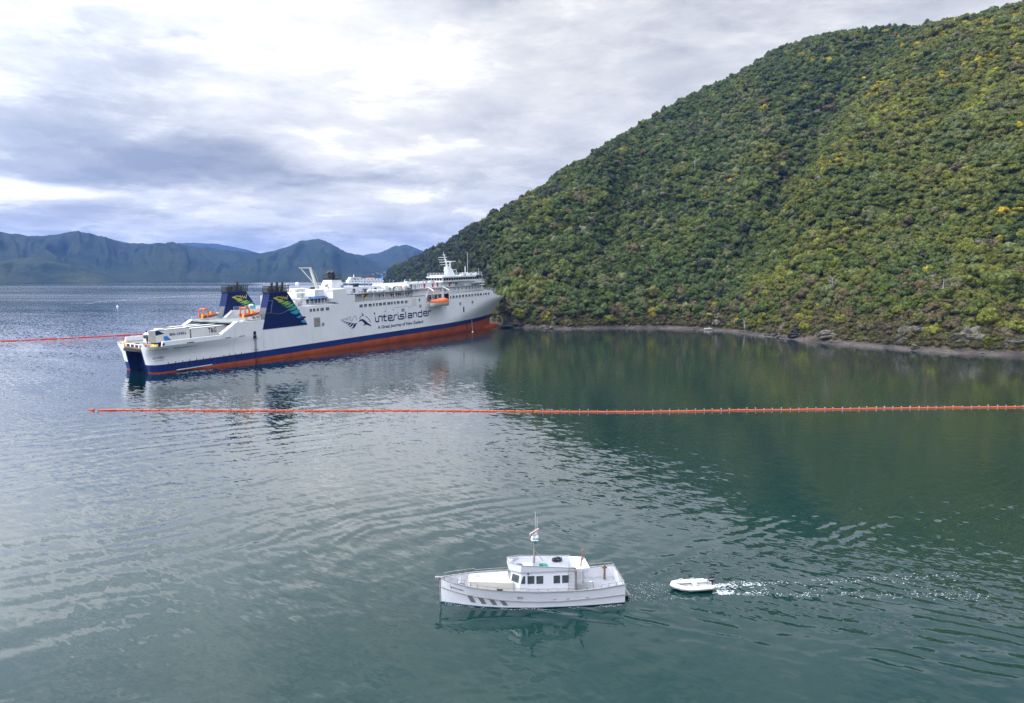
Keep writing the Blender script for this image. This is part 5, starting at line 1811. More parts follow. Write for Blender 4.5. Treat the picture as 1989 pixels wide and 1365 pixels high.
# anchor rope with a fender float hanging from the ferry side
q = FM @ Vector((141.0, -8.0, 4.6))
yb = -half(143, 0) - 0.6
t = on_ferry('mooring_float', 'white float hanging at the waterline on a rope from the ferry side', 'buoy', (141.5, -8.6, 0))
MB().tube((0, .6, 5.0), (0, 0, -2.6), .06, 5).build('rope', M['white2'], t)
MB().ball((0, 0, -2.9), .42).build('float', M['white'], t)

# ================================================================== LAUNCH (displacement cruiser) and its dinghy
bwhite = mat('gelcoat_white', (0.66, 0.665, 0.70), 0.3, 0.04, 0.8, streak=0.12, coat=0.3)
bcream = mat('cream_deck_paint', (0.44, 0.42, 0.36), 0.55, 0.06, 1.5)
bdeck = mat('pale_deck', (0.27, 0.28, 0.30), 0.7, 0.12, 1.8)
bgrey = mat('grey_stripe', (0.16, 0.165, 0.18), 0.5, 0.08, 1.5)
btimber = mat('varnished_timber', (0.20, 0.12, 0.07), 0.5, 0.25, 3.0)
boat_glass = mat('launch_glass', (0.050, 0.062, 0.066), 0.05, 0.5, 2.2, spec=0.9)
bteal = mat('teal_bottom_paint', (0.01, 0.10, 0.16), 0.6, 0.2, 1.0)
strake_m = mat('rubbing_strake', (0.26, 0.25, 0.25), 0.5, 0.15, 2.0)
launch = thing('motor_launch', 'white wooden style motor launch with wheelhouse and radar mast towing a dinghy', 'boat', BOAT_O, (0, 0, BOAT_H))
SX = [0, 1.7, 3.0, 4.1, 6.5, 8.8, 10.2, 11.3, 12.3, 12.85, 13.15]
BS = [1.74, 1.88, 1.93, 1.95, 1.93, 1.78, 1.50, 1.16, 0.66, 0.30, 0.03]
BW = [1.66, 1.78, 1.82, 1.82, 1.76, 1.48, 1.16, 0.80, 0.38, 0.15, 0.02]
SZ = [1.42, 1.27, 1.21, 1.20, 1.25, 1.40, 1.49, 1.57, 1.68, 1.76, 1.82]
sheer = lambda x: float(np.interp(x, SX, SZ))


def bhalf(x, z):
    f = min(max(z / sheer(x), -0.6), 1.0)
    a, c = float(np.interp(x, SX, BW)), float(np.interp(x, SX, BS))
    if f < 0:
        return a * (1 + 0.7 * f)
    return a + (c - a) * f ** 1.3


xs = np.concatenate([np.linspace(0, 10, 26), np.linspace(10.3, 13.15, 16)])


def hull_rows(f0, f1, n, off=0.0):
    rows = []
    for k in range(n + 1):
        rows.append([(x, bhalf(x, 0) and bhalf(x, sheer(x) * (f0 + (f1 - f0) * k / n)) + off, sheer(x) * (f0 + (f1 - f0) * k / n)) for x in xs])
    return rows


mir = lambda rows: [[(x, -y, z) for x, y, z in r_] for r_ in rows]
hb = MB()
for rr in (hull_rows(0.05, 1.0, 7),):
    hb.grid(rr).grid(mir(rr))
tr_ = [[(0, bhalf(0, z) * s, z) for s in np.linspace(-1, 1, 7)] for z in np.linspace(0.07, 1.42, 5)]
hb.grid(tr_)
hb.build('hull', bwhite, launch, True)
rr = hull_rows(-0.35, 0.05, 3)
MB().grid(rr).grid(mir(rr)).build('boot_top', bteal, launch, True)
# bulwark inner skin, capping rail, deck
deck_z = lambda x: float(np.interp(x, [0, 3.2, 3.4, 8.4, 13.2], [0.52, 0.52, 0.85, 0.92, 1.25]))
inner = [[(x, max(bhalf(x, sheer(x)) - .09, 0.005), sheer(x) * 1.0) for x in xs], [(x, max(bhalf(x, sheer(x)) - .12, 0.004), deck_z(x)) for x in xs]]
MB().grid(inner).grid(mir(inner)).build('bulwark', bwhite, launch)
cap = MB()
for sg in (-1, 1):
    cap.grid([[(x, sg * (bhalf(x, sheer(x)) + .03), sheer(x) - .03) for x in xs], [(x, sg * (bhalf(x, sheer(x)) + .03), sheer(x) + .04) for x in xs],
              [(x, sg * max(bhalf(x, sheer(x)) - .11, 0.002), sheer(x) + .04) for x in xs]])
cap.build('capping_rail', strake_m, launch)
MB().grid([[(x, max(bhalf(x, sheer(x)) - .12, .003), deck_z(x)) for x in xs], [(x, -max(bhalf(x, sheer(x)) - .12, .003), deck_z(x)) for x in xs]]).build('deck', bdeck, launch)
stx = np.linspace(0, 13.1, 50)
stz = lambda x: float(np.interp(x, [0, 4.9, 7.7, 9.5, 11.6, 13.1], [0.66, 0.47, 0.56, 0.70, 0.93, 1.16]))
sk = MB()
for sg in (-1, 1):
    pr = None
    for x in stx:
        p = (x, sg * (bhalf(x, stz(x)) + .02), stz(x))
        if pr:
            sk.tube(pr, p, .042, 5)
        pr = p
sk.build('rubbing_strake', strake_m, launch)
MB().tube((13.17, 0, 0.05), (13.22, 0, 1.85), .05, 6).build('stem_band', strake_m, launch)
MB().tube((12.9, 0, 1.86), (13.5, 0, 1.84), .08, 6).box(13.3, 13.55, -.12, .12, 1.72, 1.92).build('bow_roller', strake_m, launch)
# slanted grey stripes on a pale panel, both bows
for sg in (-1, 1):
    for k, (xt, zt_) in enumerate([(11.35, .92), (10.6, .82), (9.85, .74), (9.1, .67)]):
        zb = zt_ - .60 + .05 * k
        P_ = [(xt, zt_), (xt - .34, zt_ - .005), (xt - .66, zb), (xt - .32, zb)]
        a = [(x, sg * (bhalf(x, z) + .012), z) for x, z in P_]
        b_ = [(x, sg * (bhalf(x, z) - .02), z) for x, z in P_]
        MB().loft(a, b_).build('hull_stripe', bgrey, launch)
    q = MB()
    q.tube((7.72, sg * (bhalf(7.7, .86) + .015), .86), (7.72, sg * (bhalf(7.7, .86) - .02), .86), .11, 12).tube((7.5, sg * (bhalf(7.5, .86) + .012), .86), (7.5, sg * (bhalf(7.5, .86) - .02), .86), .11, 12)
    q.build('port_light', M['steel'], launch)
    for x in (5.05, 4.1, 2.7):
        MB().box(x, x + .22, sg * bhalf(x, .66) - .02, sg * bhalf(x, .66) + .02, .62, .68).build('freeing_port', strake_m, launch)
    nm = MB()
    pr = None
    for k in range(34):
        f = k / 33
        x = 12.5 - .95 * f
        z = 1.33 - .12 * f + (.13 if f < .25 else .06) * math.sin(k * 1.9) + (.08 if f < .2 else 0) * math.cos(k)
        p = (x, sg * (bhalf(x, z) + .012), z)
        if pr:
            nm.tube(pr, p, .014, 3)
        pr = p
    nm.build('bow_script', bgrey, launch)

# trunk cabin and hatch
tk_ = MB().loft([(8.0, -1.15, 0.85), (11.25, -.78, 1.05), (11.25, .78, 1.05), (8.0, 1.15, 0.85)], [(8.0, -1.05, 1.62), (11.05, -.66, 1.72), (11.05, .66, 1.72), (8.0, 1.05, 1.62)]).build('trunk_cabin', bcream, launch)
ht = MB().loft([(10.15, -.36, 1.69), (10.85, -.36, 1.72), (10.85, .36, 1.72), (10.15, .36, 1.69)], [(10.2, -.32, 1.80), (10.8, -.32, 1.83), (10.8, .32, 1.83), (10.2, .32, 1.80)]).build('hatch', bwhite, tk_)
MB().box(10.26, 10.74, -.27, .27, 1.80, 1.835).build('hatch_pane', M['grey'], tk_)
MB().box(11.5, 12.0, -.25, .25, 1.1, 1.45).tube((11.75, -.4, 1.45), (11.75, .4, 1.45), .13, 8).build('anchor_windlass', M['grey'], launch)
an = MB().path([(12.6, 0, 1.35), (12.0, .1, 1.3), (11.4, .2, 1.2)], .05, 5).path([(11.3, .35, 1.1), (11.0, .6, 1.25), (11.5, .55, 1.15)], .06, 5)
an.build('anchor', M['dark'], launch)

# wheelhouse
h0 = [(3.55, -1.42), (7.65, -1.42), (8.40, -.72), (8.40, .72), (7.65, 1.42), (3.55, 1.42)]
h1 = [(3.55, -1.36), (7.45, -1.36), (8.10, -.68), (8.10, .68), (7.45, 1.36), (3.55, 1.36)]
h2 = [(3.50, -1.44), (7.52, -1.44), (8.30, -.74), (8.30, .74), (7.52, 1.44), (3.50, 1.44)]
wh = MB().loft([(x, y, .8) for x, y in h0], [(x, y, 2.45) for x, y in h1]).build('wheelhouse', bwhite, launch)
MB().loft([(x, y, 2.45) for x, y in h1], [(x, y, 2.66) for x, y in h2]).build('roof', bwhite, launch)
MB().loft([(3.55, -1.40, 2.655), (7.45, -1.40, 2.655), (8.2, -.7, 2.655), (8.2, .7, 2.655), (7.45, 1.40, 2.655), (3.55, 1.40, 2.655)], [(3.55, -1.40, 2.675), (7.45, -1.40, 2.675), (8.2, -.7, 2.675), (8.2, .7, 2.675), (7.45, 1.40, 2.675), (3.55, 1.40, 2.675)]).build('roof_deck', bdeck, launch)
# coaming round the roof, high forward and low aft
ctop = [2.70, 2.84, 3.06, 3.22, 3.20, 2.76]
cm = MB()
h3 = [(3.50, -1.44), (7.45, -1.48), (8.28, -.76), (8.28, .76), (7.45, 1.48), (3.50, 1.44)]
for k in range(5):
    (xa, ya), (xb, yb) = h2[k], h2[k + 1]
    (xc, yc), (xd, yd) = h3[k], h3[k + 1]
    mx, my = 5.8, 0
    s = 0.955
    ina = lambda x, y: (mx + (x - mx) * s, my + (y - my) * s)
    cm.loft([(xa, ya, 2.662), (xb, yb, 2.662), (*ina(xb, yb), 2.662), (*ina(xa, ya), 2.662)], [(xc, yc, ctop[k]), (xd, yd, ctop[k + 1]), (*ina(xd, yd), ctop[k + 1]), (*ina(xc, yc), ctop[k])])
cm.build('roof_coaming', bwhite, launch)
cr_ = MB()
for k in range(5):
    cr_.tube((*h3[k], ctop[k] + .03), (*h3[k + 1], ctop[k + 1] + .03), .035, 5)
cr_.build('coaming_rail', strake_m, launch)
railing([(4.0, -1.42, 2.70), (7.4, -1.46, 2.84), (8.2, -.7, 3.06)], h=.12, step=.8, r=.014, name='coaming_handrail', parent=launch, m=M['steel'], bars=1)


def pane_quad(p, name='window'):
    """framed pane on the wheelhouse side: four corners bottom-aft, bottom-fwd, top-fwd, top-aft"""
    P_ = [Vector(q) for q in p]
    n = (P_[1] - P_[0]).cross(P_[3] - P_[0]).normalized()
    c = sum(P_, Vector()) / 4
    if n.dot(c - Vector((5.8, 0, c.z))) < 0:
        n = -n
    big = [c + (q - c) * 1.13 for q in P_]
    f = MB().loft([q + n * .012 for q in big], [q - n * .05 for q in big]).build(name, bwhite, wh)
    MB().loft([q + n * .022 for q in P_], [q - n * .03 for q in P_]).build('pane', boat_glass, f)


side_y = lambda z: 1.42 - .06 * (z - .8) / 1.65
for sg in (-1, 1):
    for x0, x1, z0, z1 in ((6.52, 7.02, 1.66, 2.30), (5.88, 6.38, 1.63, 2.27), (4.66, 5.14, 1.60, 2.24), (4.02, 4.52, 1.60, 2.23)):
        pane_quad([(x0, sg * side_y(z0), z0), (x1, sg * side_y(z0), z0), (x1, sg * side_y(z1), z1), (x0, sg * side_y(z1), z1)])
    pane_quad([(7.18, sg * side_y(1.68), 1.68), (7.50, sg * side_y(1.7), 1.70), (7.34, sg * side_y(2.3), 2.30), (7.18, sg * side_y(2.3), 2.30)])
    # angled front quarter
    L4 = lambda f, z: tuple(Vector((7.65 + .75 * f, sg * (1.42 - .70 * f), .8)).lerp(Vector((7.45 + .65 * f, sg * (1.36 - .68 * f), 2.45)), (z - .8) / 1.65))
    pane_quad([L4(.16, 1.72), L4(.84, 1.76), L4(.84, 2.34), L4(.16, 2.32)])
for y0, y1 in ((-.6, -.05), (.05, .6)):
    F4 = lambda y, z: (8.40 - .30 * (z - .8) / 1.65, y, z)
    pane_quad([F4(y0, 1.76), F4(y1, 1.76), F4(y1, 2.34), F4(y0, 2.34)])
MB().ball((6.98, 1.50, 2.52), .08).build('side_light', M['dark'], launch)
# roof clutter
MB().ball((7.6, .35, 2.8), .36, .28, .12).build('roof_cushion', M['dark'], launch)
MB().ball((7.75, .5, 2.86), .16, .12, .1).build('pink_fender', mat('pink_fender', (0.45, .08, .2), .5), launch)
MB().box(6.55, 7.2, -.1, .75, 2.66, 2.83).build('roof_hatch', bwhite, launch)
nb = MB()
for k in range(40):
    a = k * 2.4
    nb.path([(5.75 + .3 * math.cos(a) * (k % 5) / 4, .45 + .4 * math.sin(a) * (k % 5) / 4, 2.68 + .03 * (k % 3)), (5.75 + .3 * math.cos(a + 1), .45 + .4 * math.sin(a + 1), 2.72 + .04 * (k % 4))], .02, 3)
nb.build('green_net', mat('green_net', (0.02, 0.26, 0.17), .7), launch)
rb = MB()
for k in range(60):
    a = k * 1.1
    rr_ = .28 + .12 * random.random()
    rb.tube((4.6 + rr_ * math.cos(a), -.55 + rr_ * math.sin(a), 2.68 + .22 * random.random()), (4.6 + rr_ * math.cos(a + 1.1), -.55 + rr_ * math.sin(a + 1.1), 2.70 + .22 * random.random()), .022, 4)
rb.build('rope_coil', M['dark'], launch)
MB().box(8.0, 8.2, .2, .42, 3.1, 3.3).build('search_light', bwhite, launch)

# mast with radar
mst = MB().tube((6.38, 0, 2.62), (6.34, 0, 4.35), .085, 8, .06).build('mast', mat('mast_grey', (0.24, .22, .2), .5, .15, 3), launch)
MB().tube((6.34, 0, 3.6), (5.7, 0, 2.7), .025, 5).build('mast_stay', M['steel'], mst)
MB().box(6.1, 6.6, -.22, .22, 4.33, 4.38).ball((6.22, -.02, 4.55), .2, .2, .17).ball((6.48, .05, 4.52), .13).box(6.2, 6.5, -.14, .14, 4.72, 4.88).build('radar_housing', bwhite, mst)
MB().loft([(5.95, -.32, 4.96), (6.02, -.4, 4.96), (6.78, .38, 4.86), (6.71, .46, 4.86)], [(5.95, -.32, 5.08), (6.02, -.4, 5.08), (6.78, .38, 4.98), (6.71, .46, 4.98)]).build('radar_scanner', mat('faded_pink_scanner', (0.50, .32, .28), .5, .1, 3), mst)
for x, z in ((6.30, 6.45), (6.16, 6.0)):
    MB().tube((x, 0, 4.4), (x, 0, z), .014, 4).build('whip_aerial', M['white'], mst)
MB().box(6.22, 6.4, .08, .2, 4.1, 4.3).build('mast_light', mat('green_lamp', (.02, .2, .14), .4), mst)

# after canopy, door, ladder, stern gear
MB().loft([(2.45, -1.15, 2.50), (3.6, -1.38, 2.52), (3.6, 1.38, 2.52), (2.45, 1.15, 2.50)], [(2.45, -1.15, 2.66), (3.6, -1.38, 2.70), (3.6, 1.38, 2.70), (2.45, 1.15, 2.66)]).build('after_canopy', bwhite, launch)
MB().box(2.45, 2.6, .95, 1.15, 2.2, 2.5).box(2.45, 2.6, -1.15, -.95, .5, 2.5).build('canopy_bracket', bwhite, launch)
MB().box(3.38, 3.54, -.35, .95, .55, 2.3).build('cabin_door', btimber, launch)
ld = MB()
for x in (3.62, 4.04):
    ld.tube((x, 1.50, 1.0), (x, 1.50, 3.25), .022, 5)
for k in range(7):
    ld.tube((3.62, 1.50, 1.15 + .29 * k), (4.04, 1.50, 1.15 + .29 * k), .02, 5)
ld.build('ladder', M['steel'], launch)
ps = MB().tube((3.05, .75, 2.66), (2.95, .75, 3.55), .05, 6).tube((2.95, .75, 3.5), (2.9, .75, 3.95), .03, 5).ball((2.9, .75, 3.98), .08).path([(2.95, .75, 3.2), (2.8, .8, 3.45), (2.98, .78, 3.7), (2.82, .7, 3.8)], .05, 5)
ps.build('stern_light_pole', btimber, launch)
MB().box(.72, .86, -1.35, -1.2, .55, 1.65).box(.6, .98, -1.34, -1.22, 1.4, 1.5).build('samson_post', btimber, launch)
MB().tube((2.1, 1.05, .52), (2.3, 1.3, 1.6), .02, 4).build('boat_hook', btimber, launch)
MB().ball((1.9, -.9, .55), .2, .12, .05).build('deck_plate', bwhite, launch)
MB().box(-.62, -.02, -.9, .95, .17, .23).build('swim_platform', bgrey, launch)
sl = MB()
for y in (.25, .95):
    sl.path([(-.6, y, -.15), (-.05, y, 1.0), (.15, y, 1.5)], .025, 5)
for k in range(5):
    sl.tube((-.5 + .1 * k, .25, .05 + .22 * k), (-.5 + .1 * k, .95, .05 + .22 * k), .022, 5)
sl.build('stern_ladder', M['steel'], launch)


def sheer_path(x0, x1, sg, dy=.06, n=12):
    return [(x, sg * (bhalf(x, sheer(x)) - dy), sheer(x) + .04) for x in np.linspace(x0, x1, n)]


for sg in (1, -1):
    railing(sheer_path(2.8, 10.6, sg), h=.17, step=1.2, r=.022, parent=launch, m=M['steel'], bars=1)
    railing(sheer_path(10.6, 12.9, sg, n=6), h=.28, step=.8, r=.022, parent=launch, m=M['steel'], bars=1)
    railing(sheer_path(.1, 1.8, sg, n=4), h=.22, step=.8, r=.02, parent=launch, m=M['steel'], bars=1)
railing([(.06, -1.6, 1.42), (.06, 1.6, 1.42)], h=.2, step=.8, r=.02, parent=launch, m=M['steel'], bars=1)
MB().tube((8.85, 1.76, 1.5), (9.25, 1.70, 1.5), .06, 6).build('rail_fender', M['dark'], launch)

# the upper works are narrower and lower than the hull lines they were drawn on
UP = {'wheelhouse', 'roof', 'roof_deck', 'roof_coaming', 'coaming_rail', 'coaming_handrail', 'side_light', 'roof_cushion', 'pink_fender', 'roof_hatch', 'green_net', 'rope_coil',
      'search_light', 'after_canopy', 'canopy_bracket', 'cabin_door', 'ladder', 'stern_light_pole'}
for o in [c for c in launch.children if c.name.split('.')[0] in UP]:
    for q in [o] + [c for k_ in o.children for c in [k_, *k_.children]]:
        for vv in q.data.vertices:
            vv.co.y *= 0.86
            if vv.co.z > .8:
                vv.co.z = .8 + (vv.co.z - .8) * 0.90
        q.data.update()

# dinghy under tow
dg_ = thing('inflatable_dinghy', 'white inflatable dinghy with outboard motor towed behind the launch', 'dinghy', (13.42, 51.15, 0.0), (0, R(2.5), R(184)))
dwhite = mat('hypalon_white', (0.66, 0.65, 0.62), 0.55, 0.06, 2.0)
for sg in (-1, 1):
    tb = MB()
    rows = []
    pts = [(-1.65, .55 * sg, .30, .10), (-1.45, .56 * sg, .30, .21), (-.6, .60 * sg, .30, .225), (.2, .60 * sg, .32, .225), (.8, .50 * sg, .38, .22), (1.2, .30 * sg, .45, .21), (1.45, 0.0, .50, .20)]
    for k, (x, y, z, r_) in enumerate(pts):
        if k < len(pts) - 1:
            dx_, dy_ = pts[k + 1][0] - x, pts[k + 1][1] - y
        L2 = math.hypot(dx_, dy_)
        nx, ny = -dy_ / L2, dx_ / L2
        rows.append([(x + nx * r_ * .88 * math.cos(a), y + ny * r_ * .88 * math.cos(a), z - .03 + r_ * .88 * math.sin(a)) for a in np.linspace(0, 2 * math.pi, 13)])
    tb.grid(rows).build('tube', dwhite, dg_, True)
    st_ = MB()
    for k in range(1, 6):
        st_.tube((pts[k][0], pts[k][1] + sg * pts[k][3] * .98, pts[k][2] - .05), (pts[k + 1][0], pts[k + 1][1] + sg * pts[k + 1][3] * .8, pts[k + 1][2] - .05), .03, 5)
    st_.build('rubbing_strip', M['grey'], dg_)
    MB().box(-.5, -.2, sg * .6 - .06, sg * .6 + .06, .52, .55).box(.4, .7, sg * .56 - .06, sg * .56 + .06, .56, .59).build('grab_handle', M['grey'], dg_)
MB().loft([(-1.5, -.45, .12), (1.1, -.25, .2), (1.1, .25, .2), (-1.5, .45, .12)], [(-1.5, -.45, .16), (1.1, -.25, .25), (1.1, .25, .25), (-1.5, .45, .16)]).build('floor', bdeck, dg_)
MB().box(-.45, -.15, -.5, .5, .36, .42).build('thwart', M['white2'], dg_)
MB().box(-1.5, -1.42, -.42, .42, .1, .55).build('transom', M['grey'], dg_)
ob_ = MB().loft([(-1.85, -.13, .55), (-1.4, -.11, .55), (-1.4, .11, .55), (-1.85, .13, .55)], [(-1.8, -.11, .9), (-1.45, -.09, .86), (-1.45, .09, .86), (-1.8, .11, .9)]).build('outboard_cowl', M['dark'], dg_)
MB().box(-1.72, -1.56, -.06, .06, -.3, .55).tube((-1.45, 0, .72), (-1.0, .12, .78), .03, 5).build('outboard_leg', M['dark'], dg_)
MB().box(-1.82, -1.43, -.135, .135, .66, .74).build('outboard_band', M['grey'], dg_)

# ================================================================== FLOATING CONTAINMENT BOOMS
boom_m = mat('boom_orange', (0.44, 0.072, 0.020), 0.6, 0.22, 1.3, streak=0.3, dirt=(0.16, 0.05, 0.02))
boom_r = mat('boom_red', (0.42, 0.060, 0.05), 0.55, 0.15, 0.7)
conn_m = mat('boom_connector', (0.35, 0.33, 0.36), 0.5, 0.2, 3.0)


def boom(name, label, pts, seg, rad, m, conn, jit):
    P_ = [Vector((x, y, 0)) for x, y in pts]
    t = thing(name, label, 'boom', P_[0])
    line = []
    for a, c in zip(P_[:-1], P_[1:]):
        n = max(1, round((c - a).length / seg))
        line += [a.lerp(c, k / n) for k in range(n)]
    line.append(P_[-1])
    rg = random.Random(5)
    line = [p + Vector((0, jit * (math.sin(i * .21) * .6 + rg.uniform(-.5, .5)), 0)) for i, p in enumerate(line)]
    sm = MB()
    sm.grid([[(x, rad * s_ * math.cos(a), .05 + rad * s_ * math.sin(a)) for a in np.linspace(0, 2 * math.pi, 9)] for x, s_ in ((0.02, .35), (.07, .8), (.2, 1.0), (.8, 1.0), (.93, .8), (.98, .35))])
    smesh = [sm.mesh('float_segment', m, True)]
    cmesh = MB().box(-.05, .05, -.06, .06, -.30, .36).box(-.07, .07, -.10, .10, .24, .40).mesh('connector', conn_m)
    for i, (a, c) in enumerate(zip(line[:-1], line[1:])):
        d = c - a
        o = link('float_segment', smesh[0], t, a - P_[0])
        o.rotation_euler = (0, 0, math.atan2(d.y, d.x))
        o.scale = (d.length, rg.uniform(.9, 1.12), rg.uniform(.85, 1.12))
        if conn and (a.x > 4 or i % 4 == 0):
            k = link('connector', cmesh, t, a - P_[0])
            k.rotation_euler = (0, rg.uniform(-.2, .2), math.atan2(d.y, d.x))
            k.scale = (1, 1, rg.uniform(.8, 1.3))
    return t


boom('containment_boom', 'long orange containment boom floating across the cove in front of the ferry',
     [(-72.0, 121.6), (-58, 121.3), (-30, 121.4), (0.5, 120.7), (22.6, 120.0), (45.4, 121.9), (68.7, 123.5), (91.1, 124.6), (128, 126.5)], 1.55, 0.17, boom_m, True, 0.25)
MB_ = MB().tube((0, 0, .05), (1.1, .0, .12), .14, 7, .2)
o = MB_.build('boom_end_buoy', boom_m)
o.location = (-73.8, 121.7, 0)
tag(o, 'small orange end float at the left tip of the long boom', 'buoy')
boom('containment_boom', 'red boom stretching from behind the ferry stern to the left edge',
     [(-262, 176.0), (-222, 213), (-180.8, 249.7), (-162.3, 264.0), (-144.8, 282.0), (-128, 300)], 6.0, 0.36, boom_r, False, 0.15)

# ================================================================== SMALL THINGS FAR OUT
o = MB().ball((0, 0, .35), .75, .75, .7).tube((0, 0, .9), (0, 0, 1.7), .12, 6).build('mooring_buoy', M['white'])
o.location = (-287.6, 517.9, 0)
tag(o, 'tiny white mooring buoy on open water left of the ferry', 'buoy')
mb = thing('motorboat', 'tiny dark motorboat speeding on the open water beyond the ferry stern', 'boat', (-348.7, 860.3, 0), (0, 0, R(25)))
MB().loft([(-2.6, -1, .0), (1.6, -1, .1), (3.0, 0, .3), (1.6, 1, .1), (-2.6, 1, 0)], [(-2.6, -1.1, .9), (1.6, -1.1, 1.1), (3.4, 0, 1.3), (1.6, 1.1, 1.1), (-2.6, 1.1, .9)]).build('hull', M['dark'], mb)
MB().loft([(-.9, -.8, 1.0), (1.0, -.8, 1.0), (1.0, .8, 1.0), (-.9, .8, 1.0)], [(-.8, -.7, 2.1), (.5, -.7, 2.1), (.5, .7, 2.1), (-.8, .7, 2.1)]).build('cabin', M['ink'], mb)
MB().tube((-2.9, 0, .4), (-2.6, 0, 1.3), .25, 6).build('outboard', M['dark'], mb)

# distant ferry lying off the point
ff = thing('ferry', 'distant white ferry with blue stripe showing above the deck of the grounded ferry', 'ferry', (-300.0, 1500.0, 0), (0, 0, R(208)))
MB().loft([(-62, -11, -1), (45, -11, -1), (62, 0, -1), (45, 11, -1), (-62, 11, -1)], [(-62, -11, 7.0), (48, -11, 7.0), (70, 0, 7.6), (48, 11, 7.0), (-62, 11, 7.0)]).build('hull', M['hull_white'], ff)
MB().loft([(-62.2, -11.2, 2.0), (46, -11.2, 2.0), (65, 0, 2), (46, 11.2, 2.0), (-62.2, 11.2, 2.0)], [(-62.2, -11.2, 4.6), (47, -11.2, 4.6), (67.5, 0, 4.8), (47, 11.2, 4.6), (-62.2, 11.2, 4.6)]).build('hull_stripe', M['blue'], ff)
MB().box(-48, 47, -10.5, 10.5, 7.0, 12.0).build('main_house', M['white'], ff)
MB().box(-30, 44, -9.5, 9.5, 12.0, 15.2).build('upper_house', M['white'], ff)
MB().box(20, 42, -9.8, 9.8, 15.2, 18.2).box(30, 40, -11.5, 11.5, 16.4, 17.8).build('bridge', M['white2'], ff)
MB().box(-40, -28, -4, 4, 12, 19.5).build('funnel', M['skyblue'], ff)
MB().box(-14, 4, -10, -8, 15.3, 17.2).build('lifeboat_row', M['orange'], ff)
MB().tube((33, 0, 18), (33, 0, 23.5), .7, 6).build('mast', M['white'], ff)
for k in range(14):
    MB().box(-44 + 6.2 * k, -41 + 6.2 * k, -10.6, 10.6, 9.0, 10.4).build('window', M['glass'], ff)
for k in range(9):
    MB().box(-26 + 7.2 * k, -22 + 7.2 * k, -9.6, 9.6, 13.1, 14.3).build('window', M['glass'], ff)

# houses of the far shore settlement
from mathutils.bvhtree import BVHTree
bvs = [BVHTree.FromObject(bpy.data.objects[n_], bpy.context.evaluated_depsgraph_get()) for n_ in ('hill_main', 'hill_right')]
wallm = mat('house_wall', (0.24, .235, .23), .8, .1, .1)
roofm = mat('house_roof', (0.20, .19, .19), .8, .2, .1)
hm = MB().box(-4, 4, -3, 3, -4, 2.8).mesh('wall', wallm)
rm = MB().xz([(-4.4, 2.8), (4.4, 2.8), (3.4, 4.4), (-3.4, 4.4)], -3.4, 3.4).mesh('roof', roofm)
for k, (u, v) in enumerate([(724, 534), (733, 532), (741, 534), (747, 530)]):
    d = pix_ray(u, v).normalized()
    best = None
    for bv in bvs:
        hit = bv.ray_cast(Vector((0, 0, CAM_H)), d)
        if hit[0] is not None and (best is None or hit[3] < best[3]):
            best = hit
    if best is None:
        continue
    hs = thing('house', 'tiny pale house in the far shore settlement beside the wooded point', 'house', best[0] + Vector((0, 0, 1)), (0, 0, .4 * k), 'houses of the far settlement')
    link('wall', hm, hs)
    link('roof', rm, hs)


# ================================================================== FOAM
foam_m = mat('foam', (0.56, 0.59, 0.60), 0.7, 0.06, 4.0)


def foam(name, label, pts):
    b = MB()
    for (x, y, lx, ly, rot) in pts:
        n = random.choice((5, 6, 7))
        z = float(wave_height(np.array([x]), np.array([y]))[0]) + .012 if y < 140 else .02
        ring = []
        for k in range(n):
            a = 2 * math.pi * k / n
            q = random.uniform(.55, 1.15)
            px, py = lx * math.cos(a) * q, ly * math.sin(a) * q
            ring.append((x + px * math.cos(rot) - py * math.sin(rot), y + px * math.sin(rot) + py * math.cos(rot), z + random.uniform(0, .012)))
        b.add(ring, [tuple(range(n))])
    o = b.build(name, foam_m, None, fixn=False)
    return tag(o, label, 'foam', kind='stuff')


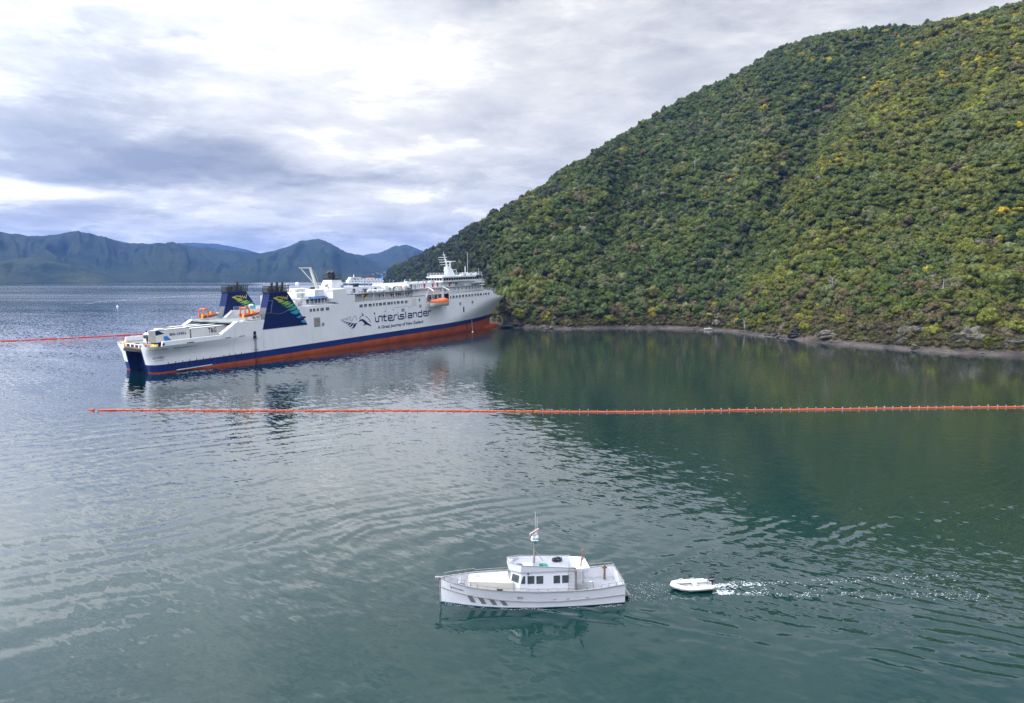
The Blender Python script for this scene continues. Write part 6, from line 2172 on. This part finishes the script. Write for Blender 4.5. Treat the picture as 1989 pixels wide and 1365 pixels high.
pts = []
for k in range(1300):
    s = 0.2 + 20 * random.random() ** 1.9
    wd = .75 + .075 * s
    tt = random.choice((-1, 1)) * wd * random.uniform(.55, 1.15) if random.random() < .62 else random.uniform(-wd, wd)
    if vnoise(s * 1.3 + 40, tt * 2 + 9) < .38:
        continue
    sz = random.uniform(.012, .055) * (1.2 if s < 4 else .85)
    pts.append((15.1 + s, 51.0 + .035 * s + tt, sz * random.uniform(1.0, 2.4), sz * .7, random.uniform(-.5, .5)))
for k in range(90):
    s = random.random() ** 1.3 * 4.2
    pts.append((14.9 + s, 50.45 - .06 * s + random.uniform(-.12, .12) * (1 + s * .4), random.uniform(.03, .10), .025, 0))
    pts.append((15.0 + s * .8, 51.7 + .16 * s + random.uniform(-.12, .12) * (1 + s * .4), random.uniform(.03, .09), .022, .2))
foam('wake_foam', 'white foam flecks trailing behind the towed dinghy', pts)
pts = []
for k in range(330):
    s = 13.4 * random.random()
    y = bhalf(s, 0) + random.uniform(.02, .22) + .30 * max(0, (11 - s) / 11) * random.random()
    p = Vector((s, y, 0))
    p.rotate(Matrix.Rotation(BOAT_H, 3, 'Z'))
    p += BOAT_O
    if vnoise(s * 1.6, 3.1) < .40:
        continue
    pts.append((p.x, p.y, random.uniform(.015, .05), random.uniform(.01, .022), BOAT_H))
for k in range(260):
    p = Vector((-.4 - 4.5 * random.random() ** 1.6, random.uniform(-1.5, 1.6), 0))
    p.rotate(Matrix.Rotation(BOAT_H, 3, 'Z'))
    p += BOAT_O
    pts.append((p.x, p.y, random.uniform(.015, .05), random.uniform(.01, .022), random.random() * 3))
foam('hull_foam', 'thin flecks of foam along the waterline of the launch', pts)
pts = []
A_, B_, C_ = Vector((-349, 856, 0)), Vector((-352, 720, 0)), Vector((-350, 573, 0))
for k in range(420):
    f = random.random() ** 1.3
    p = (A_.lerp(B_, f * 2) if f < .5 else B_.lerp(C_, f * 2 - 1))
    p = p + Vector((-10 * math.sin(math.pi * f) + random.choice((-1, 1)) * (0.6 + 5.0 * f) + random.gauss(0, .6), random.gauss(0, 1), 0))
    pts.append((p.x, p.y, random.uniform(.25, .8), random.uniform(.4, 1.6), 0))
foam('boat_wake', 'long pale wake line of the tiny motorboat on the sound', pts)

# ================================================================== AIR
haze = MB().box(-6700, 6700, -6700, 6700, -15, 310).build('haze', None)
hm_ = bpy.data.materials.new('air')
hm_.use_nodes = True
t = NT(hm_.node_tree)
out = t.n('ShaderNodeOutputMaterial')
pv = t.n('ShaderNodeVolumePrincipled')
pv.inputs['Color'].default_value = (0.17, 0.39, 1.0, 1)
pv.inputs['Density'].default_value = 7.5e-5
pv.inputs['Anisotropy'].default_value = 0.0
t.link(pv.outputs[0], out.inputs['Volume'])
haze.data.materials.clear()
haze.data.materials.append(hm_)
tag(haze, kind='stuff')
